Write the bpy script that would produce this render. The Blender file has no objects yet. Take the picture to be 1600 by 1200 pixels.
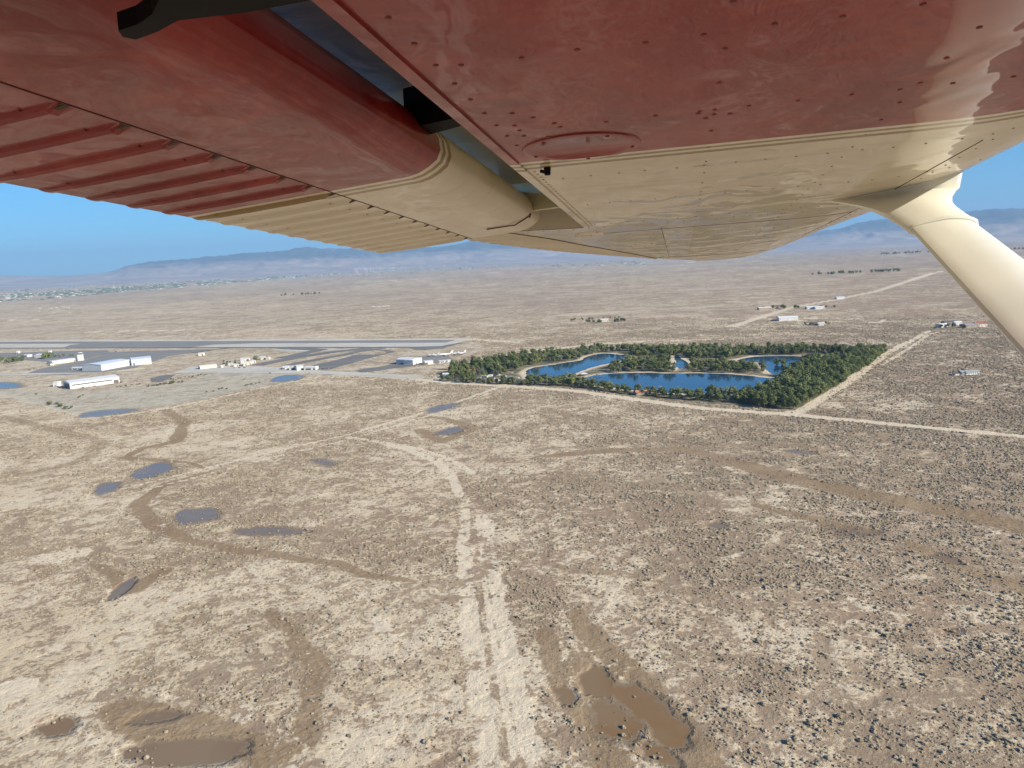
import bpy, bmesh, math, random
import numpy as np
from mathutils import Vector, Matrix, noise as mnoise
from mathutils.geometry import delaunay_2d_cdt

# ------------------------------------------------------------------ camera, sky, sun, exposure
SC = bpy.context.scene
C = SC.collection
H = 200.0
FPX = 1200.0                                   # focal length in pixels of the 1600 px wide photograph
def ray(x, y): return np.array([(x-800)/FPX, (600-y)/FPX, -1.0])
_up = np.cross(ray(1600, 364.5), ray(0, 441)); _up /= np.linalg.norm(_up)
if _up[1] < 0: _up = -_up
_fw = np.array([0, 0, -1.0]); _fw -= _up*(_fw@_up); _fw /= np.linalg.norm(_fw)
_rt = np.cross(_fw, _up)
M3 = np.array([_rt, _fw, _up])                 # camera space -> world
CAM = np.array([0, 0, H])
cd = bpy.data.cameras.new('camera'); cam = bpy.data.objects.new('camera', cd); C.objects.link(cam)
cd.sensor_width = 36; cd.lens = 36*FPX/1600; cd.clip_start = 0.02; cd.clip_end = 300000
mw = Matrix([list(M3[i])+[CAM[i]] for i in range(3)]+[[0, 0, 0, 1]])
cam.matrix_world = mw
SC.camera = cam

SUN_AZ, SUN_EL = math.radians(118), math.radians(28)      # azimuth clockwise from +Y (view direction)
w = bpy.data.worlds.new('World'); SC.world = w; w.use_nodes = True
nt = w.node_tree; nt.nodes.clear()
sky = nt.nodes.new('ShaderNodeTexSky'); sky.sky_type = 'NISHITA'; sky.sun_disc = False
sky.sun_elevation = SUN_EL; sky.sun_rotation = SUN_AZ
sky.altitude = 1200; sky.air_density = 1.0; sky.dust_density = 0.0; sky.ozone_density = 3.0
bgn = nt.nodes.new('ShaderNodeBackground'); bgn.inputs['Strength'].default_value = 0.076
hs = nt.nodes.new('ShaderNodeHueSaturation'); hs.inputs['Saturation'].default_value = 1.1
out = nt.nodes.new('ShaderNodeOutputWorld')
tint = nt.nodes.new('ShaderNodeMix'); tint.data_type = 'RGBA'; tint.blend_type = 'MULTIPLY'; tint.inputs[0].default_value = 1.0; tint.inputs[7].default_value = (.30, .73, 1.0, 1)
nt.links.new(sky.outputs[0], hs.inputs['Color']); nt.links.new(hs.outputs[0], tint.inputs[6]); nt.links.new(tint.outputs[2], bgn.inputs[0]); nt.links.new(bgn.outputs[0], out.inputs[0])
sl = bpy.data.lights.new('sun', 'SUN'); sl.energy = 5.0; sl.angle = math.radians(0.53); sl.color = (1.0, 0.92, 0.77)
so = bpy.data.objects.new('sun', sl); C.objects.link(so)
sdir = Vector((math.sin(SUN_AZ)*math.cos(SUN_EL), math.cos(SUN_AZ)*math.cos(SUN_EL), math.sin(SUN_EL)))
so.rotation_euler = sdir.to_track_quat('Z', 'Y').to_euler()
so.location = (0, 0, 400)
SC.view_settings.view_transform = 'Standard'; SC.view_settings.look = 'None'
SC.view_settings.exposure = 0.86; SC.view_settings.gamma = 1.0; SC.view_settings.use_curve_mapping = False
SC.render.engine = 'CYCLES'
SC.cycles.use_denoising = True
SC.cycles.max_bounces = 6; SC.cycles.volume_bounces = 0; SC.cycles.transparent_max_bounces = 8
SC.cycles.sample_clamp_indirect = 6

# ------------------------------------------------------------------ helpers
def G(x, y):
    """ground point (z=0) seen at photograph pixel x, y"""
    r = M3 @ ray(x, y); t = -H/r[2]
    return (float(r[0]*t), float(r[1]*t))
def srgb(r, g, b):
    f = lambda c: ((c/255+0.055)/1.055)**2.4 if c/255 > 0.04045 else c/255/12.92
    return (f(r), f(g), f(b), 1)
def mesh_obj(name, verts, faces, mat=None, parent=None, smooth=False, mats=None, fmat=None, loc=None):
    me = bpy.data.meshes.new(name)
    me.from_pydata([tuple(map(float, v)) for v in verts], [], [tuple(map(int, f)) for f in faces])
    for m in (mats or ([mat] if mat else [])): me.materials.append(m)
    if fmat is not None: me.polygons.foreach_set('material_index', np.array(fmat, dtype=np.int32))
    if smooth: me.polygons.foreach_set('use_smooth', np.ones(len(me.polygons), dtype=bool))
    me.update()
    if smooth: me.set_sharp_from_angle(angle=math.radians(38))
    o = bpy.data.objects.new(name, me); C.objects.link(o)
    if parent: o.parent = parent
    if loc is not None: o.location = loc
    return o
def empty(name, loc, rz=0.0):
    o = bpy.data.objects.new(name, None); C.objects.link(o); o.location = loc; o.rotation_euler = (0, 0, rz)
    o.empty_display_size = 0.5
    return o
def tag(o, label=None, cat=None, group=None, kind=None):
    if label: o['label'] = label
    if cat: o['category'] = cat
    if group: o['group'] = group
    if kind: o['kind'] = kind
    return o
def copy_tree(o, parent=None):
    c = o.copy(); C.objects.link(c)
    if parent: c.parent = parent
    for ch in list(o.children): copy_tree(ch, c)
    return c
class MB:
    """collects simple shapes into ONE mesh"""
    def __init__(s): s.v = []; s.f = []; s.m = []
    def add(s, vs, fs, m=0):
        b = len(s.v); s.v += [tuple(v) for v in vs]; s.f += [tuple(i+b for i in f) for f in fs]; s.m += [m]*len(fs)
    def box(s, x0, x1, y0, y1, z0, z1, m=0):
        s.add([(x0,y0,z0),(x1,y0,z0),(x1,y1,z0),(x0,y1,z0),(x0,y0,z1),(x1,y0,z1),(x1,y1,z1),(x0,y1,z1)],
              [(3,2,1,0),(4,5,6,7),(0,1,5,4),(1,2,6,5),(2,3,7,6),(3,0,4,7)], m)
    def loft(s, secs, m=0, cap=True, closed=True):
        n = len(secs[0]); vs = [p for sec in secs for p in sec]; fs = []
        for i in range(len(secs)-1):
            for j in range(n if closed else n-1):
                k = (j+1) % n
                fs.append((i*n+j, i*n+k, (i+1)*n+k, (i+1)*n+j))
        if cap:
            fs.append(tuple(range(n))[::-1]); fs.append(tuple((len(secs)-1)*n+i for i in range(n)))
        s.add(vs, fs, m)
    def tube(s, a, b, r0, r1, n=8, m=0):
        a = Vector(a); b = Vector(b); q = (b-a).to_track_quat('Z', 'Y')
        secs = [[tuple(p+q@Vector((r*math.cos(t*2*math.pi/n), r*math.sin(t*2*math.pi/n), 0))) for t in range(n)] for p, r in ((a, r0), (b, r1))]
        s.loft(secs, m)
    def prism(s, poly, z0, z1, m=0):
        n = len(poly)
        s.add([(x, y, z0) for x, y in poly]+[(x, y, z1) for x, y in poly],
              [tuple(range(n))[::-1], tuple(range(n, 2*n))]+[(i, (i+1) % n, (i+1) % n+n, i+n) for i in range(n)], m)
    def build(s, name, mats, parent=None, smooth=False, loc=None):
        if not isinstance(mats, (list, tuple)): mats = [mats]
        return mesh_obj(name, s.v, s.f, parent=parent, mats=mats, fmat=s.m, smooth=smooth, loc=loc)

class NT:
    """small node-tree writer"""
    def __init__(s, mat): s.t = mat.node_tree; s.n = s.t.nodes; s.l = s.t.links
    def add(s, typ, inp=None, **kw):
        nd = s.n.new(typ)
        for k, v in kw.items(): setattr(nd, k, v)
        for k, v in (inp or {}).items():
            if isinstance(v, bpy.types.NodeSocket): s.l.new(v, nd.inputs[k])
            else: nd.inputs[k].default_value = v
        return nd
    def math(s, op, a, b=0.0, c=None, clamp=False):
        nd = s.n.new('ShaderNodeMath'); nd.operation = op; nd.use_clamp = clamp
        for i, v in enumerate((a, b, c)):
            if v is None: continue
            if isinstance(v, bpy.types.NodeSocket): s.l.new(v, nd.inputs[i])
            else: nd.inputs[i].default_value = v
        return nd.outputs[0]
    def noise(s, vec, scale, detail=4, rough=0.55, dist=0.0, typ='FBM'):
        nd = s.add('ShaderNodeTexNoise', {'Scale': scale, 'Detail': detail, 'Roughness': rough, 'Distortion': dist})
        if vec is not None: s.l.new(vec, nd.inputs['Vector'])
        return nd.outputs['Fac']
    def smooth(s, v, lo, hi, a=0.0, b=1.0):
        nd = s.add('ShaderNodeMapRange', {'From Min': lo, 'From Max': hi, 'To Min': a, 'To Max': b}, interpolation_type='SMOOTHSTEP')
        s.l.new(v, nd.inputs['Value']); return nd.outputs[0]
    def mix(s, f, a, b, blend='MIX'):
        nd = s.n.new('ShaderNodeMix'); nd.data_type = 'RGBA'; nd.blend_type = blend
        for i, v in ((0, f), (6, a), (7, b)):
            if isinstance(v, bpy.types.NodeSocket): s.l.new(v, nd.inputs[i])
            else: nd.inputs[i].default_value = v
        return nd.outputs[2]
def new_mat(name):
    m = bpy.data.materials.new(name); m.use_nodes = True
    return m, NT(m), m.node_tree.nodes['Principled BSDF']
def simple(name, col, rough=0.6, metal=0.0, var=0.12, scale=3.0, coat=0.0, bump=0.0):
    m, t, p = new_mat(name)
    tc = t.add('ShaderNodeTexCoord').outputs['Object']
    nz = t.noise(tc, scale, 5, 0.6)
    dark = tuple(c*(1-var) for c in col[:3])+(1,); lite = tuple(min(1, c*(1+var)) for c in col[:3])+(1,)
    t.l.new(t.mix(t.smooth(nz, 0.3, 0.7), dark, lite), p.inputs['Base Color'])
    p.inputs['Roughness'].default_value = rough; p.inputs['Metallic'].default_value = metal
    if coat: p.inputs['Coat Weight'].default_value = coat; p.inputs['Coat Roughness'].default_value = 0.05
    if bump:
        b = t.add('ShaderNodeBump', {'Strength': 0.5, 'Distance': bump, 'Height': nz}); t.l.new(b.outputs[0], p.inputs['Normal'])
    return m
rnd = random.Random(7)
nrng = np.random.default_rng(11)

# ================================================================== AIRPLANE (frame: x forward, y outboard, z up; camera at its origin)
_s = ray(1064, 482); _s /= np.linalg.norm(_s)
_c = np.array([-4.47, -.161, -1]); _c -= _s*(_c@_s); _c /= np.linalg.norm(_c); _f = -_c
_n = np.cross(_f, _s)
PB = np.array([M3@_f, M3@_s, M3@_n])           # rows: world direction of the frame's axes
def AP(x, y, z):
    """frame point seen at photo pixel x, y on height z above the eye"""
    r = ray(x, y); t = z/(_n@r); X = r*t
    return (float(X@_f), float(X@_s), z)
def AD(x, y, d):
    X = ray(x, y)*d
    return Vector((float(X@_f), float(X@_s), float(X@_n)))

def paint_material(name, striped=True):
    m, t, p = new_mat(name)
    tc = t.add('ShaderNodeTexCoord').outputs['Object']
    sep = t.add('ShaderNodeSeparateXYZ'); t.l.new(tc, sep.inputs[0]); y = sep.outputs['Y']
    n1 = t.noise(tc, 2.2, 6, 0.62, 1.5); n2 = t.noise(tc, 9, 5, 0.6, 1.2)
    cream = t.mix(t.smooth(n1, 0.35, 0.7), srgb(202, 188, 164), srgb(212, 200, 178))
    if striped:
        red = t.mix(t.smooth(n1, 0.32, 0.68), srgb(112, 14, 11), srgb(136, 28, 21))
        red = t.mix(t.smooth(n2, 0.45, 0.8), red, srgb(152, 52, 40))
        tan = srgb(140, 112, 66)
        edge = t.math('ADD', y, t.math('MULTIPLY', t.math('SUBTRACT', n2, 0.5), 0.002))
        col = t.mix(t.math('GREATER_THAN', edge, 1.228), red, cream)
        for a, b in ((1.243, 1.257), (1.272, 1.290)):
            s_ = t.math('MULTIPLY', t.math('GREATER_THAN', edge, a), t.math('LESS_THAN', edge, b))
            col = t.mix(s_, col, tan)
    else: col = cream
    # grime: long streaks dragged aft by the airflow
    mp = t.add('ShaderNodeMapping', {'Scale': (1.5, 14, 4)}); t.l.new(tc, mp.inputs[0])
    g = t.noise(mp.outputs[0], 1.6, 6, 0.65)
    col = t.mix(t.math('MULTIPLY', t.smooth(g, 0.55, 0.8), 0.3), col, srgb(88, 66, 50))
    t.l.new(col, p.inputs['Base Color'])
    p.inputs['Roughness'].default_value = 0.42
    p.inputs['Coat Weight'].default_value = 0.5
    p.inputs['Specular IOR Level'].default_value = 0.15
    p.inputs['Coat Roughness'].default_value = 0.03
    p.inputs['Coat IOR'].default_value = 1.36
    mp2 = t.add('ShaderNodeMapping', {'Scale': (4.0, 2.6, 2)}); t.l.new(tc, mp2.inputs[0])
    w1 = t.noise(mp2.outputs[0], 1.9, 1.5, 0.4, 0.9)
    w2 = t.noise(tc, 13, 1, 0.5, 0.5)
    hgt = t.math('ADD', t.math('MULTIPLY', w1, 0.0045), t.math('MULTIPLY', w2, 0.0003))
    b = t.add('ShaderNodeBump', {'Strength': 1.0, 'Distance': 1.0, 'Height': hgt})
    t.l.new(b.outputs[0], p.inputs['Coat Normal'])
    return m
M_paint = paint_material('wing_paint')
M_cream = simple('cream_paint', srgb(226, 224, 210), 0.38, coat=0.12, var=0.04, scale=4)
M_rivet = simple('rivet_grime', srgb(112, 50, 42), 0.6, var=0.3, scale=30)
M_rivetc = simple('rivet_cream', srgb(150, 128, 96), 0.5, var=0.3, scale=30)
M_black = simple('black_rubber', (.008, .006, .006, 1), 0.65, var=0.3, scale=12)
M_black.node_tree.nodes['Principled BSDF'].inputs['Specular IOR Level'].default_value = .08
M_alu = simple('bare_aluminium', (0.42, 0.42, 0.44, 1), 0.28, metal=0.85, var=0.25, scale=6, bump=0.002)
M_seam = simple('seam_grime', srgb(78, 54, 40), 0.8)

plane = empty('light_airplane', tuple(CAM))
plane.matrix_world = Matrix([[PB[0][i], PB[1][i], PB[2][i], CAM[i]] for i in range(3)]+[[0, 0, 0, 1]])
tag(plane, 'red and cream high wing airplane with its wing and strut filling the top', 'airplane')

Z0 = 0.245
def wing_params(s):
    le = float(np.interp(s, [-2, 2.25, 2.75, 3.3, 3.95, 4.45, 4.72, 4.80, 4.82], [.700, .700, .675, .625, .590, .545, .46, .36, .20]))
    hi = float(np.interp(s, [-2, 2.2, 2.51, 3.12, 4.05, 4.18, 4.5, 4.78, 4.82], [-.50, -.50, -.41, -.29, -.12, -.10, .04, .14, .18]))
    z = Z0+max(0.0, s-2.2)*0.0115
    th = float(np.interp(s, [-2, 2.25, 4.2, 4.6, 4.82], [.20, .20, .135, .09, .01]))
    return le, hi, z, th
def low(le, z, f, k=1.0):
    """height of the lower surface at f"""
    x = le-f; t = max(0.0, 1-x/.36)
    return z+.078*k*(1-math.sqrt(max(0.0, 1-t**2.3)))+max(0.0, x-1.0)*.03
def section(s, f_aft):
    le, hi, z, th = wing_params(s); k = th/.20
    pts = []
    N = 26
    for i in range(N+1):
        q = i/N; f = f_aft+(le-f_aft)*math.sin(q*math.pi/2)**0.9
        pts.append((f, s, low(le, z, f, k)))
    for i in range(1, N+1):
        q = 1-i/N; f = f_aft+(le-f_aft)*math.sin(q*math.pi/2)**0.9
        x = le-f; c = 1.55 if s < 2.3 else max(.3, (le-hi)*1.35)
        u = min(1, x/c)
        zt = z+.078*k+(th-.078*k)*(1-(1-min(1, u/.32))**2.2) if u < .32 else z+th-(th-.045)*((u-.32)/.68)**1.6
        pts.append((f, s, max(zt, low(le, z, f, k)+.004)))
    return pts
mb = MB()
FS = -.256                                       # forward edge of the flap slot
ss = [-1.3+.1*i for i in range(36)]+[2.205]
mb.loft([section(s, FS) for s in sorted(set(round(x, 4) for x in ss)) if s <= 2.205], cap=True)
ss2 = list(np.arange(2.2055, 4.2, .12))+[4.2, 4.35, 4.5, 4.6, 4.68, 4.74, 4.79, 4.82]
mb.loft([section(s, wing_params(s)[1]) for s in ss2], cap=True)
def rivet(f, s, z, r=.0030, m=1, h=.0014):
    n = 7; vs = []; 
    for rr, hh in ((r, 0.0003), (r*.72, -h*.7)):
        for i in range(n):
            a = i*2*math.pi/n; vs.append((f+rr*math.cos(a), s+rr*math.sin(a), z+hh))
    vs.append((f, s, z-h))
    fs = [((i+1) % n, i, n+i, n+(i+1) % n) for i in range(n)]+[(n+(i+1) % n, n+i, 2*n) for i in range(n)]
    mb.add(vs, fs, m)
def rv(f, s, r=.0034):
    le, hi, z, th = wing_params(s)
    if f > le-.02: return
    m = 1 if s < 1.23 else 2
    rivet(f, s, low(le, z, f, th/.2), r if s < 1.23 else r*.72, m)
r1 = random.Random(3)
for s in (.18, .46, .74, 1.02, 1.40, 1.76):       # rib rows
    f = -.20
    while f < .62:
        rv(f+r1.uniform(-.004, .004), s+r1.uniform(-.003, .003)); f += .058 if s < 1.2 else .05
for s in (2.16, 2.26, 2.72, 3.2, 3.7):
    f = wing_params(s)[1]+.05
    while f < .6: rv(f, s); f += .045
s = -.2
while s < 1.22: rv(FS+.035, s); s += .062
s = 1.31
while s < 2.2: rv(FS+.022, s, .0036); s += .028
for ff, st in ((.05, .115), (.28, .09), (.52, .08)):
    s = .1
    while s < 4.2:
        if r1.random() < .93: rv(ff, s+r1.uniform(-.003, .003))
        s += st
for f, s in ((-.19, .93), (-.17, .96), (-.2, .99), (-.15, 1.0), (-.2, 1.05), (-.17, 1.07), (-.21, 1.12), (-.19, 1.18), (.03, 1.03), (.05, 1.045), (.04, 1.06), (.07, 1.05)): rv(f, s, .004)
skin = mb.build('wing_skin', [M_paint, M_rivet, M_rivetc], plane, smooth=True)

# fuselage behind the camera: it shades the inboard wing
mb = MB(); fz = [(-1.42, -.25), (-1.42, -.85), (-1.15, -1.02), (-.62, -1.02), (-.42, -.85), (-.40, -.25), (-.46, .16), (-.55, .235), (-1.30, .235), (-1.38, .16)]
mb.loft([[(f, (s-(-.91))*k-.91, z*k2-.12*(1-k2)) for s, z in fz] for f, k, k2 in ((-5.2, .12, .15), (-3.2, .45, .5), (-1.5, .92, .93), (-.6, 1, 1), (1.0, 1, 1), (1.25, .95, .78), (2.1, .85, .62), (2.5, .6, .42))])
mb.build('fuselage', M_cream, plane, smooth=True)
# cove: wall and ceiling of the flap slot
mb = MB()
prof = [(FS+.001, Z0+.013), (FS-.002, Z0+.05), (FS-.018, Z0+.09), (FS-.05, Z0+.118), (FS-.10, Z0+.132), (-.52, Z0+.125), (-.52, Z0+.135), (-.2, Z0+.16), (-.2, Z0+.02)]
mb.loft([[(f, s, z) for f, z in prof] for s in np.arange(-1.3, 2.21, .1)])
def cove_material():
    m, t, p = new_mat('slot_metal')
    tc = t.add('ShaderNodeTexCoord').outputs['Object']
    y = t.add('ShaderNodeSeparateXYZ', {0: tc}).outputs['Y']
    n1 = t.noise(tc, 5, 6, .6, 2)
    a = t.mix(t.smooth(n1, .35, .7), srgb(150, 158, 180), srgb(205, 195, 190))
    t.l.new(t.mix(t.smooth(y, 1.20, 1.23), a, srgb(196, 190, 160)), p.inputs['Base Color'])
    p.inputs['Metallic'].default_value = .35; p.inputs['Roughness'].default_value = .25
    b = t.add('ShaderNodeBump', {'Strength': .25, 'Distance': .006, 'Height': n1}); t.l.new(b.outputs[0], p.inputs['Normal'])
    return m
M_cove = cove_material()
mb.build('flap_slot', M_cove, plane, smooth=False)
# lip along the slot edge
mb = MB(); mb.loft([[(FS-.004, s, Z0-.002), (FS+.012, s, Z0-.003), (FS+.013, s, Z0+.004), (FS-.004, s, Z0+.014)] for s in np.arange(-1.3, 2.21, .25)])
mb.build('slot_lip', M_paint, plane)
# dark slide blocks in the slot
mb = MB(); mb.prism([(-.268, 1.145), (-.31, 1.155), (-.36, 1.18), (-.40, 1.20), (-.40, 1.14), (-.31, 1.11)], Z0+.05, Z0+.11)
mb.build('flap_hinge', M_black, plane)
mb = MB(); mb.prism([(-.258, 2.02), (-.29, 2.0), (-.44, 2.06), (-.44, 2.075), (-.30, 2.03)], Z0+.035, Z0+.11)
mb.build('flap_hinge', M_cove, plane)

# flap, lowered a few degrees, its aft skin corrugated
def flap_low(f): return .231-.077*(-.56-f)
HB = -.575; TE = -.848; PITCH = .085
mb = MB()
S0, S1 = -1.3, 2.14
nose = [(-.48, .336), (-.445, .340), (-.410, .334), (-.387, .318), (-.375, .298), (-.373, .279), (-.380, .264), (-.394, .254), (-.412, flap_low(-.412)+.003)]
lowp = [(f, flap_low(f)) for f in (-.43, -.48, -.53, HB)]
svals = sorted(set([round(x, 5) for x in np.arange(S0, S1, .1)]+[S1]))
mb.loft([[(-.62, s, .305)]+[(f, s, z) for f, z in nose+lowp]+[(HB, s, .29)] for s in svals])
flap = mb.build('flap', M_paint, plane, smooth=True)
mb = MB()
# corrugated skin: ribs in a s-direction height field
cs = []; s = S0
ripple = []
while s < S1-.001:
    for o_, h_ in ((0, 0), (.055, 0), (.060, -.0038), (.066, -.0066), (.075, -.0066), (.080, -.0036)):
        ripple.append((s+o_, h_))
    s += PITCH
# keep ridge positions where the photo has them (0.664, 0.749, ...)
off = (0.664-.071-S0) % PITCH
ripple = [(a+off-PITCH, b) for a, b in ripple]; ripple = [r_ for r_ in ripple if S0 <= r_[0] <= S1-.01]+[(S1, 0)]
fs_ = [HB+.004, HB-.004, HB-.02, -.66, -.74, -.80, TE+.004, TE]
ks = [0, 0, .9, 1, 1, .9, .5, .32]
secs = []
for s, h_ in ripple:
    lo = [(f, s, flap_low(f)+h_*k+.0008) for f, k in zip(fs_, ks)]
    up = [(TE, s, flap_low(TE)+.006+h_*.28), (-.70, s, flap_low(-.70)+.045), (HB, s, .29)]
    secs.append(lo+up)
mb.loft(secs)
mb.build('flap_trailing_skin', M_paint, plane, smooth=False)
mb = MB()
for s, h_ in ripple:
    if abs(h_+.0066) < 1e-6 and abs(((s-.664+.005+PITCH/2) % PITCH)-PITCH/2) < .0045:                      # ridge end plugs and the seam strip
        mb.loft([[(HB-.012+dx, s+dy*.006, flap_low(HB)-zz) for dy, zz in ((-1, 0), (-.5, .0035*k), (.5, .0035*k), (1, 0))] for dx, k in ((0, 1), (.012, .2))])
mb.loft([[(HB, s, flap_low(HB)-.0006), (HB+.0016, s, flap_low(HB)-.0007), (HB+.0016, s, flap_low(HB)+.002), (HB, s, flap_low(HB)+.002)] for s in (S0, S1)])
for s, h_ in ripple:
    if h_ == 0: 
        for f in (-.62, -.80):
            n = 6
            mb.add([(f+.002*math.cos(i*1.047), s+.03*0+.002*math.sin(i*1.047), flap_low(f)-.001) for i in range(n)], [tuple(range(n))])
mb.build('flap_seam', M_seam, plane)
# curved seam and end cap of the flap's outboard end
mb = MB(); pts = []
for i in range(17):
    q = i/16; a = -.3+q*1.75
    ff = -.376-(1-math.cos(a))*.13; pts.append((ff, 2.015-.03*math.sin(a*1.2), flap_low(ff)-.002 if ff < -.412 else float(np.interp(-ff, [.373, .380, .394, .412], [.276, .262, .252, .2425]))))
for a, b in zip(pts, pts[1:]): mb.tube(a, b, .0016, .0016, 5)
mb.build('flap_end_seam', M_seam, plane)
mb = MB(); mb.loft([[(f, s, z) for f, z in ((-.395, .262), (-.42, .245), (-.56, .234), (-.56, .29), (-.43, .32), (-.40, .30))] if s < 2.16 else [(f*.9-.05, s, z*.6+.108) for f, z in ((-.395, .262), (-.42, .245), (-.56, .234), (-.56, .29), (-.43, .32), (-.40, .30))] for s in (2.141, 2.15, 2.185)])
mb.build('flap_end_cap', M_paint, plane, smooth=True)

# aileron
mb = MB(); secs = []
s = 2.24; k = 0
while s < 4.16:
    for o_, h_ in ((0, 0), (.05, 0), (.056, -.006), (.064, -.006), (.07, 0)):
        q = s+o_
        te = float(np.interp(q, [2.2, 2.81, 3.385, 4.0, 4.2], [-.80, -.685, -.553, -.36, -.16]))
        le_, hi, z, th = wing_params(q); zl = low(le_, z, hi, th/.2)+.002; zt = zl+.028
        secs.append([(hi-.006, q, zl), (hi-.03, q, zl+.002+h_), (te+.01, q, zt+h_), (te, q, zt+h_+.003), (hi-.006, q, zl+.06)])
    s += .085
mb.loft(secs); mb.build('aileron', M_paint, plane)
mb = MB()
for a, b in zip(np.arange(2.2, 4.1, .1), np.arange(2.3, 4.2, .1)):
    pa = wing_params(a); pb = wing_params(b)
    za = low(pa[0], pa[2], pa[1], pa[3]/.2)-.001; zb = low(pb[0], pb[2], pb[1], pb[3]/.2)-.001
    mb.tube((pa[1]-.002, a, za+.001), (pb[1]-.002, b, zb+.001), .0022, .0022, 4)
mb.build('aileron_hinge', M_seam, plane)

# round inspection covers
def cover(f, s, r):
    m = MB(); le, hi, z, th = wing_params(s); z = low(le, z, f, th/.2)
    n = 36
    prof = [(r*1.0, .001), (r*.985, -.0018), (r*.92, -.0024), (r*.80, -.0022), (r*.77, -.0011), (0.002, -.0012)]
    m.loft([[(f+rr*math.cos(i*2*math.pi/n), s+rr*math.sin(i*2*math.pi/n), z+h) for i in range(n)] for rr, h in prof])
    o = m.build('inspection_cover', M_paint, plane, smooth=True)
    for i in range(5):
        m = MB(); a = i*2*math.pi/5+.3
        m.loft([[(f+r*.87*math.cos(a)+q*math.cos(j), s+r*.87*math.sin(a)+q*math.sin(j), z+h) for j in range(6)] for q, h in ((.0035, -.0015), (.0025, -.0038))])
        m.build('screw', M_rivet if s < 1.23 else M_rivetc, o)
cover(-.135, 1.155, .088)
cover(-.27, 2.42, .055); cover(-.13, 3.05, .06)
# drain knob, seams
mb = MB(); p0 = AP(855, 262, Z0); mb.tube((p0[0], p0[1], Z0), (p0[0], p0[1], Z0-.012), .006, .005, 8); mb.tube((p0[0]-.012, p0[1]+.002, Z0-.004), (p0[0], p0[1], Z0-.008), .003, .003, 6)
mb.build('drain_knob', M_black, plane)
def seam(pts, r=.0011):
    m = MB()
    q = []
    for (a, b) in zip(pts, pts[1:]):
        for i in range(8):
            f = a[0]+(b[0]-a[0])*i/8; s = a[1]+(b[1]-a[1])*i/8; q.append((f, s))
    q.append(pts[-1]); q3 = []
    for f, s in q:
        le, hi, z, th = wing_params(s); q3.append((f, s, low(le, z, f, th/.2)))
    for a, b in zip(q3, q3[1:]): m.tube(a, b, r, r, 4)
    m.build('skin_seam', M_seam, plane)
seam([(.50, 1.45), (.50, 2.0)]); seam([(.50, 2.2), (.50, 3.4)], .0008); seam([(-.25, 2.45), (.1, 2.45), (.5, 2.45)], .0008); seam([(-.05, 2.4), (-.05, 4.2)], .0008); seam([(-.10, 4.05), (.5, 4.3)], .001)
seam([(-.256, 2.21), (-.5, 2.21)], .0012)

# strut and its cuff
def aero_sec(cx, cy, cz, chord, thick, ax, ay, n=22):
    """streamlined closed section round a centre; ax chord direction, ay thickness direction"""
    r_ = []
    for i in range(n):
        a = 2*math.pi*i/n; x = math.cos(a); y = math.sin(a)
        y = math.copysign(abs(y)**.55, y); t_ = (0.70+.30*x) if x < 0.2 else .76
        r_.append(tuple(Vector((cx, cy, cz))+ax*(x*chord/2)+ay*(y*thick/2*t_/.76)))
    return r_
top = AD(1468, 352, 1.68)
sv = ray(1189, 97); sv = Vector((float(sv@_f), float(sv@_s), float(sv@_n))).normalized()   # strut runs up and outboard
dn = -sv
chd = Vector((1, 0, 0)); chd = (chd-sv*chd.dot(sv)).normalized(); thd = sv.cross(chd)
CH, THK = .122, .038
mb = MB()
mb.loft([aero_sec(*(top+dn*d), CH, THK, chd, thd) for d in (-.02, 0, .3, .6, .9, 1.2, 1.6, 2.1)])
mb.build('wing_strut', M_cream, plane, smooth=True)
bl = Vector(AP(1295, 315, Z0)); br = Vector(AP(1500, 290, Z0))
bc = (bl+br)/2; bdir = (br-bl).normalized(); blen = (br-bl).length
bth = Vector((0, 0, 1)).cross(bdir).normalized()
secs = []
for q in (0, .002, .05, .12, .25, .42, .6, .8, 1.0):
    e = (1-q)**3.2
    cpos = bc.lerp(top+dn*.03, q)
    ax = (bdir*(1-q)+chd*q).normalized(); ay_ = (bth*(1-q)+thd*(-1 if thd.dot(bth) < 0 else 1)*q).normalized()
    cz = cpos.copy()
    if q == 0: cz.z = Z0+.045
    sec = aero_sec(*cz, CH+.012+(blen-CH)*e, THK+.010+(.060-THK)*e, ax, ay_)
    if q < .01: sec = [(f_, s_, low(.70, Z0, min(f_, .69))+(.012 if q == 0 else .001)) for f_, s_, z_ in sec]
    secs.append(sec)
mb = MB(); mb.loft(secs); cuff = mb.build('strut_fairing', M_cream, plane, smooth=True)
mb = MB(); mb.loft([aero_sec(*(top+dn*d), CH+.012+w_, THK+.012+w_, chd, thd) for d, w_ in ((.020, -.002), (.025, .003), (.032, .003), (.036, -.006))])
mb.build('fairing_rim', M_cream, cuff, smooth=True)
bp = AD(1443, 318, 1.80)
mb = MB(); mb.tube(bp+thd*.0, bp+Vector((0, -.02, -.004)), .010, .008, 8)
mb.build('bolt', M_seam, cuff)
# dark bracket arm under the inboard flap
mb = MB(); pl = [(185, 48), (192, 58), (212, 62), (245, 50), (278, 32), (380, 20), (478, 2), (560, -20), (560, -60), (250, -60), (252, -8), (238, 22), (215, 38)]
zz = .205
pp = [AP(x, y, zz)[:2] for x, y in pl]
if sum(a[0]*b[1]-b[0]*a[1] for a, b in zip(pp, pp[1:]+pp[:1])) < 0: pp = pp[::-1]
mb.prism(pp, zz, zz+.012)
mb.build('flap_arm', M_black, plane)
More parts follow.
